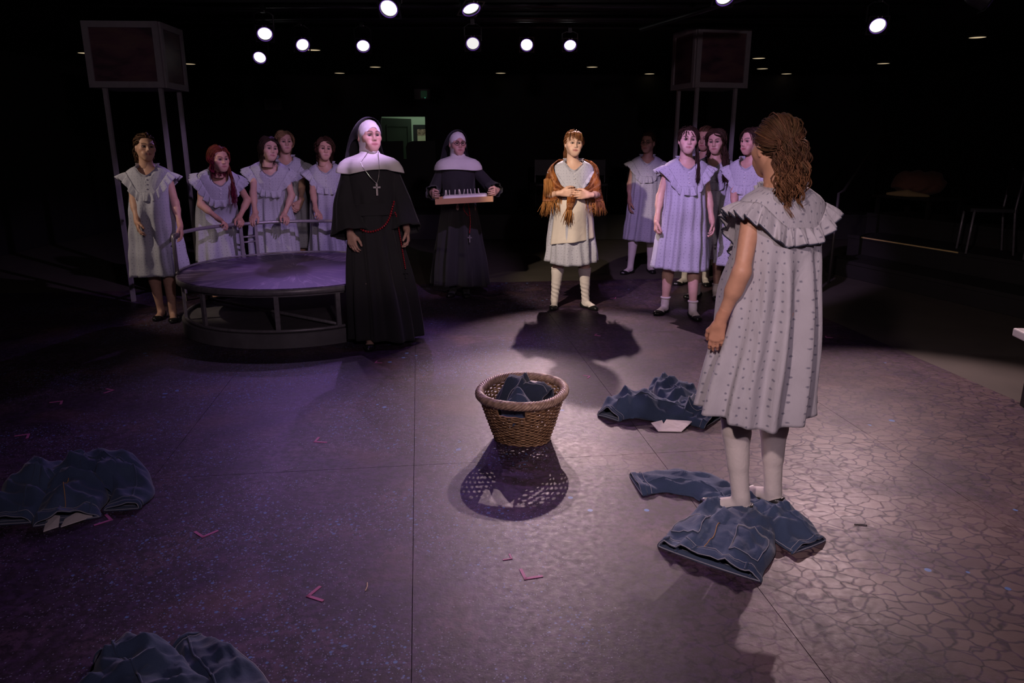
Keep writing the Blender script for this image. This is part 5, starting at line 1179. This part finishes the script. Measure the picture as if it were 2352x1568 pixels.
# behind her
j, _, P = jeans('crumpled blue jeans on the floor between the basket and the nearest girl',
 [rug([(1590, 960, 0, 0, .10, .07, 0), (1530, 955, 0, 0, .11, .085, 0), (1470, 948, 0, 0, .115, .12, 0), (1425, 950, 0, 0, .10, .10, .01), (1398, 962, 0, 0, .07, .05, 0)]),
  rug([(1600, 950, 0, 0, .12, .08, 0), (1570, 935, 0, 0, .13, .11, 0), (1540, 918, 0, 0, .12, .13, 0), (1520, 905, 0, 0, .09, .10, 0), (1512, 918, 0, 0, .07, .05, 0)])],
 rug([(1540, 945, 0, 0, .12, .07, 0), (1570, 950, 0, 0, .15, .085, 0), (1600, 956, 0, 0, .16, .085, 0), (1625, 963, 0, 0, .16, .07, 0), (1645, 968, 0, 0, .15, .055, 0)]), 33)
seat = [c for c in j.children if c.name.startswith('seat')][0]; patch(P, 26, 48, 10, 18, 'pocket', seat, M_DENIM)
def lining(pts, zs, parent):
    q = [gp(x, y) for x, y in pts]; n = len(q); b = MB(); b.add([(p[0], p[1], z) for p, z in zip(q, zs)]+[(p[0], p[1], max(.001, z-.004)) for p, z in zip(q, zs)], [tuple(range(n)), tuple(range(2*n-1, n-1, -1))]+[(i, i+n, (i+1) % n+n, (i+1) % n) for i in range(n)])
    return b.obj('pocket_lining', M_POCKETING, parent)
lining([(1495, 978), (1512, 992), (1530, 990), (1520, 976)], (.02, .006, .006, .03), j); lining([(1512, 992), (1565, 993), (1590, 978), (1530, 976)], (.006, .006, .03, .035), j)
# left of the stage
j, _, P = jeans('crumpled blue jeans at the left edge, white pocket lining showing',
 [rug([(180, 1150, 0, 0, .11, .08, 0), (130, 1135, 0, 0, .125, .13, 0), (85, 1145, 0, 0, .125, .14, .01), (50, 1178, 0, 0, .115, .09, 0), (22, 1205, 0, 0, .085, .035, 0)]),
  rug([(200, 1150, 0, 0, .12, .08, 0), (235, 1118, 0, 0, .14, .15, 0), (280, 1118, 0, 0, .125, .12, 0), (305, 1140, 0, 0, .09, .06, 0), (283, 1172, 0, 0, .07, .032, 0)])],
 rug([(190, 1105, 0, 0, .12, .12, 0), (185, 1130, 0, 0, .13, .14, 0), (175, 1155, 0, 0, .13, .11, 0), (165, 1178, 0, 0, .125, .08, 0), (155, 1200, 0, 0, .12, .04, 0)]), 44)
lining([(100, 1222), (112, 1190), (140, 1196), (135, 1212)], (.005, .02, .025, .008), j); lining([(140, 1212), (150, 1198), (210, 1172), (213, 1190)], (.006, .014, .03, .01), j)
# near left corner of the frame
jeans('dark blue jeans cut off by the bottom edge at lower left',
 [rug([(560, 1640, 0, 0, .10, .04, 0), (520, 1590, 0, 0, .10, .045, .01), (485, 1545, 0, 0, .085, .05, .02), (455, 1505, 0, 0, .06, .04, .01), (432, 1472, 0, 0, .035, .02, 0)]),
  rug([(400, 1650, 0, 0, .12, .07, 0), (360, 1610, 0, 0, .12, .09, 0), (320, 1565, 0, 0, .115, .10, 0), (290, 1525, 0, 0, .095, .08, 0), (270, 1500, 0, 0, .06, .03, 0)])],
 rug([(300, 1560, 0, 0, .12, .06, 0), (290, 1590, 0, 0, .15, .07, 0), (290, 1620, 0, 0, .17, .07, 0), (300, 1650, 0, 0, .17, .05, 0), (310, 1675, 0, 0, .16, .03, 0)]), 55)
# in the basket
def heap(label, legs, seed, mat):
    j = thing('jeans', label, 'jeans', (0, 0, 0))
    for k, lg in enumerate(legs):
        o, P = fabric_tube('leg' if k else 'seat', [(BK[0]+x, BK[1]+y, z+.045, w_, h_, tl) for x, y, z, w_, h_, tl in lg], j, mat, seed=seed+k, zmin=.02, wr=.012); band(P, 60, 64, 'hem' if k else 'waistband', o, mat); edge_loop(P, 63, 'stitching', o, M_STITCH, .002); run_seam(P, 12, 'seam', o, M_STITCH, .0016, b=60)
    return j
heap('dark denim jeans heaped at the back of the wicker basket', [[(-.10, -.02, .09, .08, .06, 0), (-.07, .03, .14, .085, .09, 0), (-.03, .08, .17, .085, .10, 0), (.02, .11, .16, .08, .09, 0), (.06, .10, .12, .07, .06, 0)],
   [(-.02, .06, .15, .08, .06, 0), (.04, .05, .165, .08, .075, 0), (.09, .04, .175, .07, .07, 0), (.125, .03, .175, .062, .05, 0), (.14, .02, .17, .058, .04, 0)]], 61, M_DENIMD)
heap('faded blue jeans folded at the front of the wicker basket', [[(-.11, -.10, .11, .06, .05, 0), (-.06, -.10, .14, .075, .065, 0), (-.01, -.10, .155, .085, .085, 0), (.04, -.10, .14, .075, .06, 0), (.08, -.10, .11, .06, .04, 0)],
   [(-.06, -.13, .10, .06, .05, 0), (-.03, -.125, .13, .07, .055, 0), (.0, -.12, .135, .07, .055, 0), (.03, -.12, .13, .06, .05, 0), (.05, -.12, .12, .05, .04, 0)]], 71, M_DENIM)

# ------------------------------------------------------------------ tape marks on the stage
M_PINK = plain('pink_marking_tape', (.50, .12, .30), .6)
marks = [((862, 833), 40, 'pink corner mark of tape in front of the standing nun'), ((260, 896), 200, 'pink corner mark of tape at left, farthest back'), ((142, 921), 250, 'pink corner mark of tape at the far left'),
 ((66, 997), 250, 'pink corner mark of tape near the left edge above the jeans'), ((723, 1015), 40, 'pink corner mark of tape left of the wicker basket'), ((255, 1194), 180, 'pink mark of tape touching the left jeans'),
 ((466, 1233), 95, 'large pink V of tape right of the left jeans'), ((708, 1369), 20, 'pink corner mark of tape low in the left half'), ((1207, 1329), 60, 'slanted pink mark of tape below the basket shadow'),
 ((1175, 1283), 150, 'faint red mark of tape just below the basket shadow'), ((1366, 770), 20, 'small pink mark of tape in the shawl woman\'s shadow'), ((1355, 864), 200, 'small pink mark of tape above the crumpled jeans'), ((1898, 775), 30, 'small pale mark of tape right of the nearest girl'), ((1413, 685), 120, 'small pink mark of tape between the shawl woman and the socks girl')]
tm = MB(); rr_ = lambda q: Matrix.Rotation(q, 3, 'Z')
for q in (R(45), R(-45)): tm.box(rr_(q) @ Vector((.042, 0, .0012)), (.10, .017, .0016), rr_(q))
tme = tm.mesh('tape_mark')
for (x, y), d, l in marks:
    o = mobj('tape_mark', tme, M_PINK, None, False); q = gp(x, y); o.location = q; o.rotation_euler = (0, 0, R(d)); k = (.38 if 'faint' in l else .72) if y > 880 else .55; o.scale = (k, k, 1); tag(o, l, 'tape mark', 'tape marks on the stage floor')
M_MATCH = plain('pale_wood', (.7, .5, .36), .7)
o = MB().tube([(0, 0, .003), (.004, .022, .005), (.001, .05, .003)], .0022, 5).obj('wood_splinter', M_MATCH); o.location = gp(839, 1358); o.rotation_euler = (0, 0, R(4)); tag(o, 'thin pale splinter lying on the floor at lower middle', 'splinter')
o = MB().tube([(0, 0, .003), (.05, -.008, .003)], .002, 5).obj('dark_splinter', M_BLACKMETAL); o.location = gp(1962, 1205); tag(o, 'thin dark splinter on the shiny stones at right', 'splinter')

# ------------------------------------------------------------------ doorway and what shows through it
M_GREENWALL = plain('pale_green_wall', (.40, .50, .38), .8, var=.05); M_DOOR = plain('dark_green_door', (.075, .095, .075), .5, var=.12, scale=5); M_PALE = plain('pale_green_trim', (.5, .6, .5), .6)
hall = MB().box((-2.2, 17.05, 1.3), (3.4, .1, 2.6)).box((-2.2, 16.1, 2.65), (3.4, 2.0, .1)).box((-3.85, 16.1, 1.3), (.1, 2.0, 2.6)).box((-.55, 16.1, 1.3), (.1, 2.0, 2.6)).box((-2.2, 16.1, -.05), (3.4, 2.0, .1)).obj('wall_hallway', M_GREENWALL); tag(hall, 'pale green hallway behind the doorway', None, kind='structure')
dr = thing('door_1', 'dark green panelled door standing ajar in the rear doorway', None, (DX0+.0, 15.14, 0), R(56)); dr['kind'] = 'structure'
MB().box((.43, .02, 1.0), (.86, .04, 2.0)).obj('door_leaf', M_DOOR, dr)
for z0, z1 in ((.2, .95), (1.10, 1.86)):
    for c, d in (((.43, -.004, z0), (.62, .012, .03)), ((.43, -.004, z1), (.62, .012, .03)), ((.12, -.004, (z0+z1)/2), (.03, .012, z1-z0)), ((.74, -.004, (z0+z1)/2), (.03, .012, z1-z0))): MB().box(c, d).obj('panel_moulding', M_DOOR, dr)
MB().box((.81, -.02, 1.0), (.03, .05, .14)).obj('handle', M_BLACKMETAL, dr)
tf = MB().box((DX0-.03, 14.985, DH/2), (.05, .03, DH)).box((DX1+.03, 14.985, DH/2), (.05, .03, DH)).box(((DX0+DX1)/2, 14.985, DH+.03), (DX1-DX0+.11, .03, .05)).obj('trim_1', M_BLACKWALL); tag(tf, 'black door casing', None, kind='structure')
hl = bpy.data.lights.new('hallway_ceiling_light', 'AREA'); hl.energy = 7; hl.color = (.82, 1, .80); hl.size = 1.0; ho = bpy.data.objects.new('hallway_ceiling_light', hl)
ht = thing('hallway_light', 'flat ceiling light in the hallway behind the doorway', 'light', (-2.0, 16.1, 2.58)); MB().box((0, 0, .0), (1.05, 1.05, .03)).obj('light_housing', M_FRAMEGREY, ht); link(ho, ht); ho.location = (0, 0, -.02)
def photo_mat():
    t = NT('group_photo_print'); tc = t.n('ShaderNodeTexCoord').outputs['Object']; s3 = t.n('ShaderNodeSeparateXYZ'); t.l(tc, s3.inputs[0]); n_ = t.noise(tc, 34, 3)
    t.base(t.mix(t.ramp(t.math('ADD', t.math('MULTIPLY', s3.outputs[2], 4.0), t.math('MULTIPLY', n_, .5)), [(.12, (0, 0, 0)), (.2, (1, 1, 1))]), (.52, .50, .34), t.ramp(n_, [(.4, (.10, .06, .04)), (.6, (.40, .27, .2))]))); return t.m
fp_ = thing('framed_photo', 'framed group photograph on the green hallway wall', 'picture', (-1.93, 16.99, 1.70)); MB().box((0, 0, 0), (.50, .02, .42)).obj('picture_frame', M_BLACKMETAL, fp_); MB().box((.02, -.013, -.02), (.36, .006, .27)).obj('photo_print', photo_mat(), fp_)
# dark piano-backed partition and shelves in front of the doorway
M_DARKWOOD = plain('black_stained_wood', (.012, .010, .010), .6, var=.3)
up = thing('dark_partition', 'black rounded-top partition standing before the doorway', 'partition', (-2.05, 14.3, 0))
b = MB(); prof_p = [(-.62, 0), (-.62, 1.42), (-.55, 1.55), (.02, 1.565), (.02, 0)]; n = len(prof_p); b.add([(x, -.03, z) for x, z in prof_p]+[(x, .03, z) for x, z in prof_p], [tuple(range(n)), tuple(range(2*n-1, n-1, -1))]+[(i, i+n, (i+1) % n+n, (i+1) % n) for i in range(n)]); b.obj('left_panel', M_DARKWOOD, up)
b = MB(); prof_p = [(.10, 0), (.10, 1.05), (.085, 1.10), (.07, 1.45), (.10, 1.53), (.20, 1.56), (.62, 1.57), (.62, 0)]; n = len(prof_p); b.add([(x, -.03, z) for x, z in prof_p]+[(x, .03, z) for x, z in prof_p], [tuple(range(n)), tuple(range(2*n-1, n-1, -1))]+[(i, i+n, (i+1) % n+n, (i+1) % n) for i in range(n)]); b.obj('right_panel', M_DARKWOOD, up)
MB().box((.06, .0, .62), (.12, .05, 1.24)).obj('middle_panel', M_DARKWOOD, up)
def sign_mat():
    t = NT('dim_exit_sign_face'); t.base((.10, .095, .085)); t.b.inputs['Emission Color'].default_value = (.02, .09, .04, 1); t.b.inputs['Emission Strength'].default_value = .10; return t.m
es = thing('exit_sign', 'small dim green-tinted exit box above the doorway', 'sign', (-1.722, 14.955, 2.43)); MB().box((0, 0, 0), (.30, .08, .185)).obj('sign_box', plain('sign_grey', (.16, .15, .14), .6), es); MB().box((.035, -.042, -.005), (.12, .004, .13)).obj('sign_window', sign_mat(), es); MB().box((.055, -.046, -.068), (.012, .004, .014)).obj('indicator', emit('green_indicator', (.15, .9, .55), .35), es)
sp = thing('wall_speaker', 'dim grey box high on the rear wall at left', 'speaker', (-4.59, 14.93, 2.24)); MB().box((0, 0, 0), (.30, .12, .20)).obj('speaker_box', plain('speaker_grey', (.12, .11, .11), .7), sp); MB().box((0, -.063, 0), (.26, .006, .16)).obj('speaker_grille', plain('grille_grey', (.09, .08, .085), .8), sp)

# ------------------------------------------------------------------ seating risers at right
M_RISER = plain('black_riser_wood', (.018, .016, .015), .7, var=.3, scale=4)
def riser(label, x0, y0, x1, y1, dep, z, yel=()):
    a_ = A3(x0, y0, 0); b_ = A3(x1, y1, 0); d = b_-a_; L_ = np.linalg.norm(d); ang_ = math.atan2(d[1], d[0]); t = thing('seating_riser', label, 'riser', (x0, y0, 0), ang_)
    MB().box((L_/2, dep/2, z-.02), (L_, dep, .04)).obj('riser_deck', M_RISER, t); MB().box((L_/2, .03, (z-.04)/2), (L_, .03, z-.04)).obj('riser_front', M_RISER, t)
    for u0, u1 in yel: MB().box((L_*(u0+u1)/2, -.002, z-.012), (L_*(u1-u0), .005, .014)).obj('edge_tape', M_YELLOW, t)
    return t
riser('lowest black seating riser along the right side', 3.85, 9.0, 5.15, 4.9, .5, .20, ((.60, .66),))
riser('middle black seating riser at right with a yellow front edge', 4.25, 9.4, 5.75, 4.9, .57, .42, ((.05, .34), (.6, .75)))
riser('upper black seating riser at far right', 4.72, 9.95, 6.35, 4.9, .72, .64)
def chair(label, x, y, z, rz):
    t = thing('folding_chair', label, 'chair', (x, y, z), rz); MB().box((0, 0, .45), (.42, .42, .035)).obj('seat', M_BLACKMETAL, t); MB().box((0, .21, .72), (.42, .03, .26)).obj('backrest', M_BLACKMETAL, t)
    for sx in (-1, 1):
        MB().tube([(sx*.2, -.19, 0), (sx*.2, -.17, .45)], .012, 6).obj('leg', M_DARKSTEEL, t, True); MB().tube([(sx*.2, .24, 0), (sx*.2, .19, .45), (sx*.2, .22, .86)], .012, 6).obj('leg', M_DARKSTEEL, t, True)
CH = ['farthest', 'second', 'third', 'nearest']
for i, (x, y) in enumerate(((4.99, 7.85), (5.19, 7.05), (5.39, 6.25), (5.59, 5.55))): chair('black chair on the middle riser at right, %s from the stage front row' % CH[i], x, y, .42, R(-108))
for i, (x, y) in enumerate(((5.85, 8.0), (6.10, 7.1), (6.35, 6.3))): chair('black chair on the upper riser at right, %s along the row' % CH[i], x, y, .64, R(-108))
riser('long black seating riser across the back of the room', -3.5, 12.2, 6.0, 12.2, 1.4, .40)
for i, x in enumerate((.6, 1.4, 2.2, 3.0, 3.8)): chair('black chair on the back riser, %s from the doorway' % ('first', 'second', 'third', 'fourth', 'fifth')[i], x, 12.9, .40, 0)
# slanting stair rail
M_RAIL = plain('dull_rail', (.10, .09, .09), .5, .5)
tag(MB().tube([(3.60, 8.3, 0), (3.60, 8.3, 1.0), (3.72, 8.45, 1.02), (4.55, 9.5, 1.62)], .016, 8).obj('stair_rail', M_RAIL, None, True), 'thin dark stair rail rising at right', 'handrail')
# brown bag on the risers
F = Field((-.42, -.26, 0), (.42, .26, .42), .014); F.ell((0, 0, .15), (.30, .18, .15), .03); F.ell((-.10, 0, .19), (.18, .15, .13), .05); F.ell((.16, .02, .16), (.14, .13, .12), .05); V, Q = F.mesh(); V = V+vnoise(V*16, 2)[:, None]*A3(.012, .012, .018)*sstep(.02, .1, V[:, 2:]); V[:, 2] = np.maximum(V[:, 2], 0)
t = thing('canvas_bag', 'brown slouching bag with a yellowish flap on the risers', 'bag', (5.12, 9.52, .885), R(-15)); mobj('bag_body', np_mesh('bag_body', V, Q), cloth('brown_canvas', (.17, .085, .055), .9, 10, .5), t)
F = Field((-.5, -.3, 0), (.2, .2, .3), .012); F.cone((-.36, -.08, .05), (-.15, -.16, .06), .018, .05, .02); F.cone((-.15, -.16, .05), (.08, -.18, .03), .05, .025, .02); V, Q = F.mesh(); V[:, 2] = np.maximum(V[:, 2]-.02, 0.004); mobj('bag_flap', np_mesh('bag_flap', V, Q), cloth('ochre_lining', (.36, .26, .12), .9), t)
tb = thing('low_table', 'dark low table carrying the brown bag on the risers', 'table', (5.16, 9.54, .64), R(-72)); MB().box((0, 0, .230), (.9, .62, .03)).obj('table_top', M_DARKWOOD, tb)
for sx in (-1, 1):
    for sy in (-1, 1): MB().box((sx*.4, sy*.25, .1075), (.04, .04, .215)).obj('leg', M_DARKWOOD, tb)
# white bench corner at the right edge
wbn = thing('white_bench', 'white slab-topped bench cut off by the right edge', 'bench', (3.29, 4.06, 0), R(-8))
o = MB().box((0, 0, .455), (.66, .36, .05)).obj('bench_top', plain('chipped_white_paint', (.70, .68, .66), .6, var=.12, scale=10), wbn); bv = o.modifiers.new('round', 'BEVEL'); bv.width = .008; bv.segments = 2
for sx in (-.2, .28):
    for sy in (-.14, .14): MB().box((sx, sy, .215), (.045, .045, .43)).obj('leg', M_DARKWOOD, wbn)
